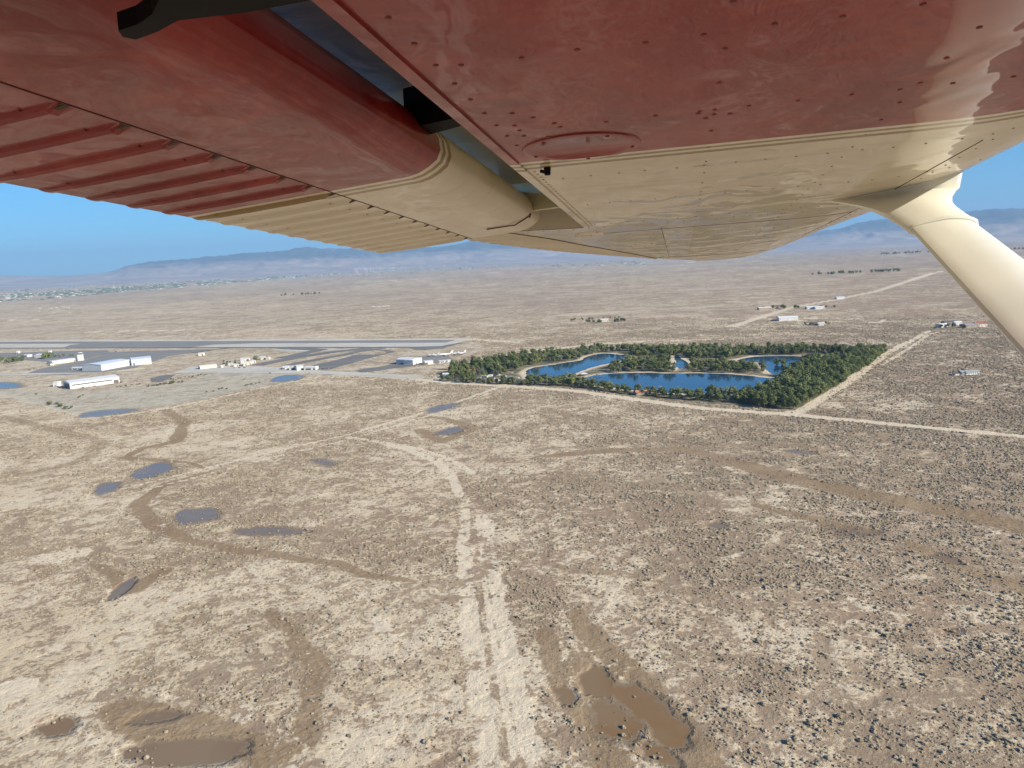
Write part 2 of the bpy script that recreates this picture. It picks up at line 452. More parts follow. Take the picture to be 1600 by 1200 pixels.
# ================================================================== GROUND FIELDS
def polyg(px): return np.array([G(x, y) for x, y in px])
def seg_dist(P, line, widths):
    """distance to a polyline divided by its local half width -> <1 inside"""
    L = np.array(line, float); W = np.array(widths, float) if hasattr(widths, '__len__') else np.full(len(L), float(widths))
    best = np.full(len(P), 1e9)
    for i in range(len(L)-1):
        a, b = L[i], L[i+1]; d = b-a; t = np.clip(((P-a)@d)/max(1e-9, d@d), 0, 1)
        q = a+t[:, None]*d; dist = np.hypot(*(P-q).T)
        best = np.minimum(best, dist/(W[i]+(W[i+1]-W[i])*t))
    return best
def inside(P, poly):
    x, y = P[:, 0], P[:, 1]; r = np.zeros(len(P), bool); n = len(poly)
    for i in range(n):
        x0, y0 = poly[i]; x1, y1 = poly[(i+1) % n]
        c = ((y0 > y) != (y1 > y)); 
        with np.errstate(divide='ignore', invalid='ignore'):
            xx = (x1-x0)*(y-y0)/(y1-y0)+x0
        r ^= c & (x < xx)
    return r
def edge_dist(P, poly):
    return seg_dist(P, np.vstack([poly, poly[:1]]), 1.0)
def vnoise(P, scale, seed):
    """smooth lattice noise, 0..1"""
    q = P/scale; i = np.floor(q).astype(np.int64); f = q-i; f = f*f*(3-2*f)
    def hsh(a, b):
        h = (a*374761393+b*668265263+seed*1442695041) & 0xffffffff
        h = ((h ^ (h >> 13))*1274126177) & 0xffffffff
        return ((h ^ (h >> 16)) & 0xffff)/65535.0
    a = hsh(i[:, 0], i[:, 1]); b = hsh(i[:, 0]+1, i[:, 1]); c = hsh(i[:, 0], i[:, 1]+1); d = hsh(i[:, 0]+1, i[:, 1]+1)
    return (a*(1-f[:, 0])+b*f[:, 0])*(1-f[:, 1])+(c*(1-f[:, 0])+d*f[:, 0])*f[:, 1]
def fbm(P, scale, seed, oc=4):
    s = 0; a = 1; t = 0
    for k in range(oc):
        an = .6+k*1.1+seed*.37; Q = np.stack([P[:, 0]*math.cos(an)-P[:, 1]*math.sin(an), P[:, 0]*math.sin(an)+P[:, 1]*math.cos(an)], 1)
        s = s+a*vnoise(Q+seed*31.7, scale/2**k, seed+k*17); t += a; a *= .55
    return s/t

LAKE_A = [(819,582),(830,575),(842,573),(870,569),(881,567),(909,563),(913,558),(934,553),(952,552),(985,556),(981,562),(944,569),(915,577),(900,583),(880,590),(850,592),(826,591)]
LAKE_B = [(903,592),(925,587),(946,584),(1004,582),(1050,584),(1090,583),(1137,584),(1180,588),(1215,592),(1222,597),(1205,606),(1187,615),(1150,617),(1100,614),(1060,615),(1000,611),(960,606),(925,601)]
LAKE_C = [(1147,563),(1175,557),(1225,556),(1262,557),(1268,562),(1246,567),(1240,584),(1218,585),(1201,583),(1197,574),(1190,566),(1165,566)]
LAKE_D = [(1055,563),(1052,556),(1062,555),(1066,562),(1080,569),(1060,578),(1056,570)]
LAKE_E = [(1290,556),(1310,554),(1325,560),(1318,566),(1292,563)]
LAKES = [polyg(p) for p in (LAKE_A, LAKE_B, LAKE_C, LAKE_D, LAKE_E)]
PARK = polyg([(684,594),(706,574),(800,556),(905,545),(1000,543),(1385,546),(1310,601),(1241,642),(1180,637),(1000,621),(900,607),(760,599)])
FIELD = polyg([(-300,575),(0,617),(140,652),(200,645),(260,634),(330,622),(400,606),(455,592),(480,588),(470,584),(340,583),(250,603),(130,610),(40,612)])
AIRPORT = polyg([(-400,528),(728,528),(760,545),(640,596),(560,586),(480,590),(400,606),(260,634),(140,652),(-400,540)])

ROADS = [  # pixels, half width in metres
 ([(-200,560),(0,614),(70,632),(142,653),(190,649),(262,638),(330,624),(395,609),(440,600),(500,588),(560,587),(640,591),(700,598)], 6, .8),
 ([(560,587),(640,591),(700,598),(800,603),(900,611),(1000,625),(1100,638),(1240,648),(1400,663),(1600,682),(1800,702)], [6,9,10,10,10,10,10,9,8,7,7], 1.0),
 ([(1238,648),(1262,632),(1310,603),(1350,577),(1388,550),(1425,532),(1452,517)], [14,12,12,11,9,7,5], .85),
 ([(1378,570),(1420,545),(1452,522),(1480,516)], 4, .8),
 ([(0,541),(200,533)], 2, .0),
 ([(-40,806),(130,779),(300,737),(420,707),(540,680),(620,657),(700,633),(760,612),(785,603)], [1.8,1.8,2.2,2.4,2.6,3,3.4,4,4], .9),
 ([(-40,822),(130,790),(300,747),(420,716),(540,688),(620,664),(700,640),(770,612)], [1.4,1.4,1.8,2,2.2,2.4,2.4,2.4], .7),
 ([(545,683),(590,690),(640,703),(685,722),(708,748),(718,775)], [5,5,5,5,5,4], .75),
 ([(600,690),(650,700),(700,715),(740,740)], 4, .6),
 ([(1145,510),(1190,495),(1240,480),(1300,469),(1370,455),(1460,426),(1500,420)], [14,13,13,14,17,20,20], .9),
 ([(1183,497),(1240,501),(1375,504),(1382,499),(1240,497),(1190,497)], [6,6,6,6,6,6], .7),
 ([(1130,505),(1330,470),(1600,455)], 6, .3),
 ([(-100,503),(60,499),(0,505)], 12, .6), ([(95,521),(180,517),(300,516)], 16, .7), ([(330,503),(420,501)], 14, .5), ([(60,487),(190,489)], 12, .5),
 ([(0,534),(250,532),(640,531),(740,530),(820,536)], [14,14,14,14,8], .75),
 ([(660,600),(720,577),(790,556),(900,541),(1010,532),(1140,530)], [8,10,12,12,9,7], .75),
 ([(-50,580),(0,581),(120,582),(200,578),(250,572)], 9, .7),
 ([(1255,497),(1560,512),(1600,513)], 4, -.35),
 ([(1200,512),(1330,514),(1540,517)], 5, -.45),
 ([(1265,628),(1310,618),(1360,606),(1380,598),(1372,590)], 2.2, .6), ([(1400,609),(1440,622),(1460,640)], 2.2, .5),
 ([(1440,583),(1500,587),(1560,592),(1600,588)], 5, .45),
 ([(500,440),(740,437),(900,425)], 50, .5), ([(560,448),(700,430),(1000,412),(1300,404)], 60, .55), ([(1100,404),(1250,400),(1450,392)], 55, .6),
]
STRIP = [(742,783),(744,850),(752,920),(764,1000),(782,1100),(800,1215)]
WASHES = [
 ([(840,714),(900,708),(980,703),(1060,701),(1130,716),(1200,738),(1300,762),(1400,782),(1500,801),(1600,824),(1800,870)], [4,7,8,8,9,12,13,13,13,13,13], 1.15),
 ([(255,640),(290,660),(275,690),(225,700),(195,716),(290,722),(320,732)], [8,9,9,8,6,4,3], .7),
 ([(330,735),(250,760),(215,790),(240,820),(300,845),(370,860),(440,868),(520,880),(580,900),(640,905)], [3,6,8,8,6,5,5,4,4,3], .85),
 ([(660,650),(700,655),(740,668),(690,690),(655,672)], 9, .6), ([(1050,640),(1120,648),(1160,662)], 8, .4),
 ([(1180,790),(1290,815),(1370,830)], [5,8,5], .7), ([(1420,850),(1490,880),(1560,905),(1620,930)], [4,7,7,5], .7),
 ([(1240,690),(1285,705)], 5, .6), ([(900,960),(960,1050),(1040,1130),(1080,1200)], [6,12,14,12], .9),
 ([(850,990),(900,1060),(960,1180)], [6,12,10], .8), ([(150,880),(200,925),(260,890)], [3,6,5], .8),
 ([(190,1110),(300,1150),(420,1180)], [10,15,8], .9), ([(0,650),(160,690),(130,720),(40,740)], 12, .45), ([(420,950),(500,1040),(470,1160)], [4,7,7], .55),
 ([(960,660),(900,650),(850,640)], 12, .4), ([(1040,905),(900,890),(760,860)], [3,5,3], .4),
]
PALES = [((95,870),30,1.0),((20,1080),22,1.0),((580,975),12,.9),((190,1000),10,.8),((480,1013),3,.9),((1010,985),7,.8),((1320,965),9,1.0),((745,800),9,.6),
         ((60,1020),14,.7),((610,990),8,.7),((1330,930),8,.7),((1150,870),10,.6),((440,1150),8,.4),((260,820),10,.7),((100,810),14,.6),((560,700),12,.3),((1500,985),12,.5),((900,640),22,.35),((1030,590),16,.5)]
REDS = [((70,1130),9,1.0),((1470,1010),14,.5),((800,720),22,.5),((700,1020),8,.6),((480,870),10,.4),((1480,1130),6,.7),((1300,800),10,.5),((1240,1150),5,.6),((760,850),8,.6),((1430,930),8,.5),((390,680),14,.3),((330,605),20,.5),((1330,600),25,.5),((300,570),40,.5)]

PUDDLES = [  # centre px, half sizes in px, rotation, brownness, depth
 ((237,735),(34,10),-.18,0,1), ((166,762),(22,9),-.25,0,.9), ((306,805),(38,11),-.1,0,1), ((690,637),(28,5),-.25,0,.9),
 ((702,673),(26,5.5),-.15,.1,.75), ((418,829),(56,8),0.0,.25,.78), ((505,722),(22,6),.1,.2,.75), ((1250,706),(26,3),.1,.3,.9), ((190,920),(30,8),-.6,.2,.75),
 ((165,645),(46,4.6),-.12,0,1), ((1000,1098),(52,26),.55,1,.85), ((932,1066),(26,24),.5,1,1), ((1045,1140),(40,26),.5,1,.85), ((960,1125),(60,34),.5,1,.68), ((882,1086),(24,16),.2,1,.68),
 ((1030,1178),(36,16),.35,1,.8), ((290,1175),(100,24),-.12,.65,.85), ((240,1120),(50,12),-.2,.6,.62), ((88,1135),(38,14),-.2,.9,.8), ((1225,672),(15,1.8),.1,.3,.9), ((1475,872),(24,7),.25,.8,.8),
 ((1120,820),(18,6),.1,.5,.7), ((448,591),(24,4.5),-.12,-.5,1.2), ((4,602),(28,4.5),.05,-.5,1.2), ((1330,830),(50,9),.1,.7,.62), ((1490,985),(16,7),.1,.8,.7)]
def blob(c, hs, rot, seed, n=150, rough=.42):
    r_ = random.Random(seed); ph = [(r_.uniform(0, 6.28), k, r_.uniform(.4, 1)/k**.8) for k in (2, 3, 4, 5, 7, 9, 12, 15, 19, 24, 31)]
    pts = []
    for i in range(n):
        a = 2*math.pi*i/n; q = 1+rough*sum(math.sin(a*k+p)*m for p, k, m in ph)/2.2
        x = hs[0]*math.cos(a)*q; y = hs[1]*math.sin(a)*q
        pts.append((c[0]+x*math.cos(rot)-y*math.sin(rot), c[1]+x*math.sin(rot)+y*math.cos(rot)))
    return pts
PUD = [(polyg(blob(c, h, r, 40+i)), br, dp) for i, (c, h, r, br, dp) in enumerate(PUDDLES)]

def fields(P):
    n = len(P); R = np.hypot(P[:, 0], P[:, 1])
    wob = P+np.stack([fbm(P, 16, 5, 5)-.5, fbm(P, 16, 9, 5)-.5], 1)*11
    wob2 = P+np.stack([fbm(P, 40, 5, 3)-.5, fbm(P, 40, 9, 3)-.5], 1)*26
    pale = np.zeros(n); wash = np.zeros(n); red = np.zeros(n); wet = np.zeros(n); grey = np.zeros(n); dens = np.ones(n)
    for px, wd, st in ROADS:
        L = polyg(px); d = seg_dist(P+(wob-P)*.2, L, wd); v = np.clip((1.25-d)/.5, 0, 1)
        if st > 0: pale = np.maximum(pale, v*st)
        else: wash = np.maximum(wash, -v*st)
        dens *= 1-v*abs(st)
    L = polyg(STRIP); d = seg_dist(P+(wob-P)*.25, L, [13.5, 14.5, 15.5, 15.5, 15, 14]); v = np.clip((1.15-d)/.35, 0, 1)
    dd = seg_dist(P+(wob-P)*.15, L+np.array([-1.5, 0]), 2.1); rut = np.clip((1.3-dd)/.5, 0, 1)
    dr = seg_dist(P+(wob-P)*.15, L+np.array([4.5, 0]), .9); rut = np.maximum(rut, np.clip((1.3-dr)/.5, 0, 1)*.6)
    mott = fbm(P, 16, 61, 4); st_ = v*(.30+.45*np.clip((mott-.36)/.25, 0, 1))*(1-.6*rut)
    pale = np.maximum(pale, st_); dens *= 1-v*.93
    berm = seg_dist(P, L+np.array([-15.5, 0]), 1.6); b_ = np.clip((1.2-berm)/.5, 0, 1); wash = np.maximum(wash, b_*.3*(P[:, 1] < 560))
    for px, wd, st in WASHES:
        L = polyg(px); d = seg_dist(wob, L, np.array(wd)*1.0); v = np.clip((1.35-d)/.75, 0, 1)
        wash = np.maximum(wash, v*st); dens *= 1-.93*v*min(1, st*1.2)
        rim = np.clip(1-abs(d-1.75)/.6, 0, 1)*st; pale = np.maximum(pale, rim*.45)
    for (c, r_, st) in PALES:
        g = np.array(G(*c)); sc_ = r_*g[1]/FPX*1.6; v = np.exp(-(np.hypot(*(wob2-g).T)/sc_)**2)*st
        pale = np.maximum(pale, v*.95); dens *= 1-v*.7
    for (c, r_, st) in REDS:
        g = np.array(G(*c)); sc_ = r_*g[1]/FPX*1.5; v = np.exp(-(np.hypot(*(wob2-g).T)/sc_)**2)*st; red = np.maximum(red, v)
    wcol = np.zeros(n)
    for poly, br, dp in PUD:
        c = poly.mean(0); m = np.hypot(*(P-c).T) < np.hypot(*(poly-c).T).max()*1.7+30
        if m.any():
            e = edge_dist(P[m], poly); ins = inside(P[m], poly); sz = max(1.6, min(np.ptp(poly[:, 0]), np.ptp(poly[:, 1]))*.22)
            v = np.clip(.5+np.where(ins, e, -e)/sz*.5, 0, 1)*dp
            wcol[m] = np.where(v > wet[m], br, wcol[m]); wet[m] = np.maximum(wet[m], v)
            dens[m] *= np.where(ins, .30 if br > .5 else .05, 1)
    far = np.clip((R-700)/800, 0, 1)
    inp = inside(P, PARK); ep = edge_dist(P, PARK) if inp.any() else None
    park = np.where(inp, 1.0, 0.0); dens = np.where(inp, 0, dens)
    sh = np.zeros(n)
    for Lk in LAKES:
        m = inp
        if m.any():
            e = np.full(n, 1e9); e[m] = edge_dist(P[m], Lk); sh = np.maximum(sh, np.clip((15-e)/9, 0, 1))
    park = park*(1-sh*.95); pale = np.maximum(pale, sh*.9*inp)
    fin = inside(P+(wob-P)*.3, FIELD); grey = np.where(fin, 1.0, grey); dens = np.where(fin, .04, dens)
    a = inside(P, AIRPORT); grey = np.where(a & ~fin, .35, grey); dens = np.where(a & ~fin, .03, dens)
    pale = np.where(a & ~fin, np.maximum(pale, .25*fbm(P*np.array([.3, 1]), 60, 77, 3)), pale)
    # broad variation: more bare sand at the left, more brush at the right
    pix = P[:, 0]/np.maximum(P[:, 1], 1)
    brush = np.clip(.52+.40*pix+.55*(fbm(P, 90, 21, 4)-.5)*2-.12*far, .05, 1)
    return dict(pale=pale, wash=wash, red=red, wet=wet, grey=grey, dens=dens*brush, park=park, brush=brush, wcol=wcol)

def build_ground():
    ang = np.concatenate([np.linspace(-45, 45, 861), np.linspace(45, 315, 60)[1:-1]])
    ang = np.radians(ang)
    rs = [2.0, 60, 120, 180, 215]
    while rs[-1] < 62000: rs.append(rs[-1]+max(1.0, 1.75*rs[-1]**2/240000))
    rs = np.array(rs); nr, na = len(rs), len(ang)
    X = np.outer(rs, np.sin(ang)); Y = np.outer(rs, np.cos(ang))
    P = np.stack([X.ravel(), Y.ravel()], 1)
    z = np.zeros(len(P)); R = np.hypot(P[:, 0], P[:, 1])
    near = np.clip((1500-R)/900, 0, 1)
    z += near*((fbm(P, 7, 3, 3)-.5)*.9-.1)
    F = fields(P)
    z = np.minimum(z, -.02); wf = np.clip(F['wet']*1.6, 0, 1)*near; z = (z*(1-wf)-.42*wf)*(1-F['park'])-.03
    V = np.vstack([np.column_stack([P, z]), [[0, 0, -.05]]])
    i, j = np.meshgrid(np.arange(nr-1), np.arange(na), indexing='ij'); j2 = (j+1) % na
    Q = np.stack([i*na+j, i*na+j2, (i+1)*na+j2, (i+1)*na+j], -1).reshape(-1, 4)
    T = np.stack([np.full(na, nr*na), np.arange(na), (np.arange(na)+1) % na], 1)
    me = bpy.data.meshes.new('ground'); me.vertices.add(len(V)); me.vertices.foreach_set('co', V.ravel())
    nl = Q.size+T.size; me.loops.add(nl); me.loops.foreach_set('vertex_index', np.concatenate([Q.ravel(), T.ravel()]).astype(np.int32))
    me.polygons.add(len(Q)+len(T))
    st = np.concatenate([np.arange(len(Q))*4, Q.size+np.arange(len(T))*3]).astype(np.int32)
    me.polygons.foreach_set('loop_start', st); me.update(calc_edges=True)
    me.polygons.foreach_set('use_smooth', np.ones(len(me.polygons), dtype=bool))
    for nm, ks in (('fa', ('pale', 'wash', 'red')), ('fb', ('wet', 'grey', 'park')), ('fc', ('brush', 'wcol', 'brush'))):
        at = me.attributes.new(nm, 'FLOAT_VECTOR', 'POINT')
        d = np.zeros((len(V), 3), np.float32)
        for c, k in enumerate(ks): d[:-1, c] = F[k]
        at.data.foreach_set('vector', d.ravel())
    o = bpy.data.objects.new('ground', me); C.objects.link(o); tag(o, kind='structure')
    # material
    m, t, p = new_mat('desert_soil'); me.materials.append(m)
    geo = t.add('ShaderNodeNewGeometry').outputs['Position']
    def attr(nm):
        a = t.add('ShaderNodeAttribute', attribute_name=nm); return t.add('ShaderNodeSeparateXYZ', {0: a.outputs['Vector']}).outputs
    A = attr('fa'); B = attr('fb'); Cc = attr('fc')
    n_huge = t.noise(geo, 1/420, 5, .6, .6); n_big = t.noise(geo, 1/75, 5, .62, 1.0); n_mid = t.noise(geo, 1/17, 6, .66, .8)
    n_fine = t.noise(geo, 1/3.2, 6, .7, .3); n_s = t.noise(geo, 1/7.5, 5, .68, .6)
    # dry crust against brown silt
    s1 = t.math('ADD', t.math('MULTIPLY', n_mid, .62), t.math('MULTIPLY', n_big, .22))
    s1 = t.math('ADD', t.math('MULTIPLY', s1, .72), t.math('ADD', t.math('MULTIPLY', n_fine, .42), t.math('MULTIPLY', n_s, .24)))
    s1 = t.math('ADD', s1, t.math('MULTIPLY', t.math('SUBTRACT', .5, Cc[0]), .10))
    crust = t.smooth(s1, .614, .674)
    silt = t.mix(t.smooth(n_big, .35, .68), (.285, .213, .145, 1), (.38, .290, .198, 1))
    silt = t.mix(t.smooth(n_huge, .45, .62), silt, (.30, .215, .148, 1))
    sand = t.mix(t.smooth(n_big, .38, .62), (.54, .44, .30, 1), (.61, .515, .375, 1))
    col = t.mix(crust, silt, sand)
    col = t.mix(t.math('MULTIPLY', t.smooth(n_fine, .50, .72), .35), col, (.20, .155, .11, 1))
    # red earth
    col = t.mix(t.math('MULTIPLY', t.math('MULTIPLY', A[2], t.smooth(n_mid, .35, .6)), .6), col, (.42, .26, .165, 1))
    # wash beds of smooth brown silt
    wv = t.math('ADD', t.math('MULTIPLY', A[1], .9), t.math('MULTIPLY', t.math('SUBTRACT', t.math('ADD', t.math('MULTIPLY', n_mid, .5), t.math('MULTIPLY', n_s, .5)), .5), 2.2))
    wsh = t.smooth(wv, .25, .48)
    wcol = t.mix(t.smooth(n_big, .35, .65), (.245, .172, .102, 1), (.29, .212, .13, 1))
    col = t.mix(t.math('MULTIPLY', wsh, .95), col, t.mix(t.math('MULTIPLY', t.smooth(n_fine, .45, .7), .4), wcol, (.38, .30, .2, 1)))
    # pale packed tracks, salt patches
    pv = t.math('ADD', A[0], t.math('MULTIPLY', t.math('SUBTRACT', s1, .63), 2.4))
    pl_ = t.smooth(pv, .30, .55)
    col = t.mix(t.math('MULTIPLY', pl_, .9), col, t.mix(n_fine, (.58, .485, .345, 1), (.68, .59, .45, 1)))
    # airfield grass
    gv = t.math('MULTIPLY', B[1], t.smooth(n_big, .15, .5))
    gcol = t.mix(t.smooth(n_mid, .4, .65), (.36, .33, .255, 1), (.48, .44, .36, 1))
    col = t.mix(t.math('MULTIPLY', gv, .8), col, gcol)
    # park floor
    col = t.mix(B[2], col, t.mix(t.smooth(n_mid, .4, .6), (.115, .115, .062, 1), (.25, .205, .14, 1)))
    # standing water and damp margins
    nw_ = t.math('ADD', t.math('MULTIPLY', n_mid, .5), t.math('ADD', t.math('MULTIPLY', n_s, .3), t.math('MULTIPLY', n_fine, .2)))
    wv_ = t.math('ADD', B[0], t.math('MULTIPLY', t.math('SUBTRACT', nw_, .5), 1.7))
    wet = t.smooth(wv_, .22, .52); water = t.smooth(wv_, .56, .60)
    col = t.mix(t.math('MULTIPLY', wet, .62), col, (.175, .132, .088, 1))
    wc = t.mix(t.math('MAXIMUM', Cc[1], 0.0), (.165, .142, .125, 1), (.205, .125, .060, 1))
    wc = t.mix(t.math('MULTIPLY', t.smooth(n_big, .4, .6), .5), wc, (.23, .175, .11, 1))
    wc = t.mix(t.math('LESS_THAN', Cc[1], -.2), wc, (.14, .16, .18, 1))
    col = t.mix(water, col, wc)
    # distant brush cover that is too small to stand as shrubs
    ln = t.n.new('ShaderNodeVectorMath'); ln.operation = 'LENGTH'; t.l.new(geo, ln.inputs[0]); dist = ln.outputs['Value']
    n_sh = t.noise(geo, 1/5.5, 3, .6)
    farm = t.smooth(dist, 1100, 2200)
    bare = t.math('SUBTRACT', 1, t.math('MAXIMUM', t.math('MAXIMUM', pl_, wsh), t.math('MAXIMUM', B[1], B[2])), clamp=True)
    shr = t.math('MULTIPLY', t.math('MULTIPLY', t.smooth(n_sh, .50, .64), farm), t.math('MULTIPLY', bare, .62))
    col = t.mix(shr, col, (.12, .10, .07, 1))
    n_reg = t.noise(geo, 1/2600, 5, .6, .5)
    col = t.mix(t.math('MULTIPLY', t.math('MULTIPLY', t.smooth(n_reg, .42, .6), t.smooth(dist, 1500, 3500)), .35), col, (.26, .205, .165, 1))
    mpx = t.add('ShaderNodeMapping', {'Scale': (.25, 1, 1)}); t.l.new(geo, mpx.inputs[0])
    n_pl = t.noise(mpx.outputs[0], 1/330, 6, .6, .4)
    col = t.mix(t.math('MULTIPLY', t.math('MULTIPLY', t.smooth(n_pl, .58, .70), t.smooth(dist, 1100, 2500)), .5), col, (.60, .51, .40, 1))
    t.l.new(col, p.inputs['Base Color'])
    t.l.new(t.math('SUBTRACT', t.math('SUBTRACT', .97, t.math('MULTIPLY', wet, .25)), t.math('MULTIPLY', water, .5)), p.inputs['Roughness'])
    p.inputs['Specular IOR Level'].default_value = .10
    hgt = t.math('ADD', t.math('MULTIPLY', n_fine, 1.1), t.math('MULTIPLY', n_mid, 1.6))
    hgt = t.math('MULTIPLY', hgt, t.math('SUBTRACT', 1, wet, clamp=True))
    b = t.add('ShaderNodeBump', {'Strength': .75, 'Distance': 1.0, 'Height': hgt}); t.l.new(b.outputs[0], p.inputs['Normal'])
    return o
ground = build_ground()

# ------------------------------------------------------------------ water
def water_mat(name, col, rough, bump, spec=.5, scale=.6):
    m, t, p = new_mat(name)
    geo = t.add('ShaderNodeNewGeometry').outputs['Position']
    n = t.noise(geo, 1/40, 4, .6, .8)
    t.l.new(t.mix(t.smooth(n, .35, .65), tuple(c*.85 for c in col[:3])+(1,), tuple(c*1.15 for c in col[:3])+(1,)), p.inputs['Base Color'])
    p.inputs['Roughness'].default_value = rough; p.inputs['IOR'].default_value = 1.33
    p.inputs['Specular IOR Level'].default_value = spec
    if bump:
        h = t.noise(geo, scale, 3, .6)
        b = t.add('ShaderNodeBump', {'Strength': 1, 'Distance': bump, 'Height': h}); t.l.new(b.outputs[0], p.inputs['Normal'])
    return m
M_lake = water_mat('lake_water', (.013, .056, .115, 1), .05, .035, .5)
M_pud = {'grey': water_mat('puddle_water', (.185, .165, .15, 1), .35, .003, .25), 'brown': water_mat('muddy_water', (.205, .125, .062, 1), .2, .003, .25),
         'olive': water_mat('silty_water', (.24, .19, .12, 1), .3, .003, .3), 'red': water_mat('red_mud', (.33, .21, .13, 1), .4, .003), 'blue': water_mat('pond_water', (.07, .11, .17, 1), .05, .01)}
SHZ = 0.0
def sheet(name, poly, z, mat):
    global SHZ
    SHZ += .012; z = z*.5+SHZ
    poly = [tuple(p) for p in poly]
    a = sum(p[0]*q[1]-q[0]*p[1] for p, q in zip(poly, poly[1:]+poly[:1]))
    if a < 0: poly = poly[::-1]
    cx = sum(p[0] for p in poly)/len(poly); cy = sum(p[1] for p in poly)/len(poly)
    vv, _, ff, _, _, _ = delaunay_2d_cdt([Vector((x-cx, y-cy)) for x, y in poly], [], [list(range(len(poly)))], 1, 1e-4)
    tri = []
    for f in ff:
        for k in range(1, len(f)-1):
            a_, b_, c_ = vv[f[0]], vv[f[k]], vv[f[k+1]]
            ar = (b_-a_).cross(c_-a_)
            if abs(ar) > 1e-6: tri.append((f[0], f[k], f[k+1]) if ar > 0 else (f[0], f[k+1], f[k]))
    me = bpy.data.meshes.new(name); me.from_pydata([(v.x+cx, v.y+cy, z) for v in vv], [], tri); me.materials.append(mat)
    o = bpy.data.objects.new(name, me); C.objects.link(o); tag(o, kind='structure'); return o
def smooth_poly(P, it=2):
    P = np.array(P)
    for _ in range(it):
        Q = np.roll(P, -1, 0); P = np.stack([P*.75+Q*.25, P*.25+Q*.75], 1).reshape(-1, 2)
    return P
for i, Lk in enumerate(LAKES):
    P_ = smooth_poly(Lk, 3); P_ = P_+np.stack([fbm(P_, 12, 1, 3)-.5, fbm(P_, 12, 2, 3)-.5], 1)*7
    sheet('lake', P_, .06, M_lake)

# ------------------------------------------------------------------ airfield paving
def pave(name, base, var=.12, sc=1/30):
    m, t, p = new_mat(name); geo = t.add('ShaderNodeNewGeometry').outputs['Position']
    mp = t.add('ShaderNodeMapping', {'Scale': (.25, 1, 1)}); t.l.new(geo, mp.inputs[0])
    n = t.noise(mp.outputs[0], sc, 6, .65, .5); lo = tuple(c*(1-var) for c in base)+(1,); hi = tuple(c*(1+var) for c in base)+(1,)
    t.l.new(t.mix(t.smooth(n, .35, .65), lo, hi), p.inputs['Base Color']); p.inputs['Roughness'].default_value = .85
    return m
M_asph = pave('old_asphalt', (.155, .15, .14)); M_asph2 = pave('apron_asphalt', (.205, .20, .185)); M_conc = pave('pale_concrete', (.47, .45, .39), .12); M_dark = pave('dark_asphalt', (.13, .125, .115))
M_dirt = pave('bare_shoulder', (.50, .45, .37), .12)
def strip(name, px, hw, z, mat):
    L = np.array([G(*p) for p in px]); l = []; r = []
    for i, p in enumerate(L):
        d = L[min(i+1, len(L)-1)]-L[max(i-1, 0)]; d /= np.hypot(*d); nn = np.array([-d[1], d[0]])*hw
        l.append(p+nn); r.append(p-nn)
    return sheet(name, l+r[::-1], z, mat)
strip('runway_shoulder', [(-500,537.2),(0,535.2),(300,534.6),(560,533.8),(725,533)], 62, .05, M_dirt)
strip('runway', [(-500,537.4),(0,535.6),(300,534.9),(560,534.0),(705,533.2)], 30, .10, M_asph2)
sheet('infield', polyg([(0,538.4),(330,537.3),(690,535.4),(706,536.6),(688,541.2),(640,541.9),(330,542.4),(0,543.4)]), .10, M_conc)
sheet('infield_paving', polyg([(128,537),(330,536.4),(395,536.6),(335,538.5),(300,542.5),(100,542.9),(110,539)]), .11, M_asph2)
sheet('infield', polyg([(420,545.6),(470,544.6),(520,544.8),(560,546),(500,548.8),(450,549.5),(435,548)]), .2, M_conc)
sheet('field_pavement', polyg([(300,572),(420,573),(500,579),(560,582),(640,586),(690,592),(640,590.5),(560,586.5),(480,584),(340,582.5),(270,583)]), .12, M_conc)
strip('taxiway', [(-500,545),(0,544.2),(320,543.2),(640,542.6),(690,541.4),(722,536)], 9, .14, M_dark)
sheet('taxiway', polyg([(635,543),(690,541.6),(716,537),(730,533.5),(706,540.6),(692,544.6),(665,547),(648,546)]), .16, M_asph)
strip('taxiway', [(300,552),(330,546.5),(360,543.5)], 8, .15, M_dark)
strip('taxiway', [(400,571),(430,565),(478,556),(520,550),(560,546),(580,543)], 20, .15, M_asph)
strip('taxiway', [(440,560),(500,546.5),(440,543.5)], 22, .17, M_asph)
strip('taxiway', [(452,570),(500,561),(540,554),(560,549),(600,544)], 14, .18, M_asph)
sheet('apron', polyg([(488,571),(497,577.5),(517,577),(540,570),(586,557.5),(618,549.5),(608,547),(585,546.5),(604,549.2),(602,552.6),(586,554),(556,554.2),(545,557.5),(520,564)]), .15, M_asph)
sheet('apron', polyg([(40,584),(64,576),(112,567),(150,558),(170,550),(330,545.4),(300,551),(262,557),(238,566),(210,575),(150,583),(100,586)]), .16, M_asph2)
sheet('apron', polyg([(0,552),(60,550),(168,547),(170,551),(140,560),(90,566),(0,560)]), .145, M_asph2)
sheet('apron', polyg([(556,579),(570,576),(602,572),(618,567),(665,567),(660,570),(620,575),(585,580),(563,582)]), .15, M_asph)
sheet('apron', polyg([(640,560),(652,557),(700,556),(706,560),(680,566),(650,566)]), .155, M_asph2)
sheet('apron', polyg([(235,592),(252,587),(275,585),(268,590),(250,597),(238,597)]), .15, M_asph)
sheet('parking', polyg([(0,585),(60,583),(160,582),(160,583.5),(0,587)]), .15, M_conc)
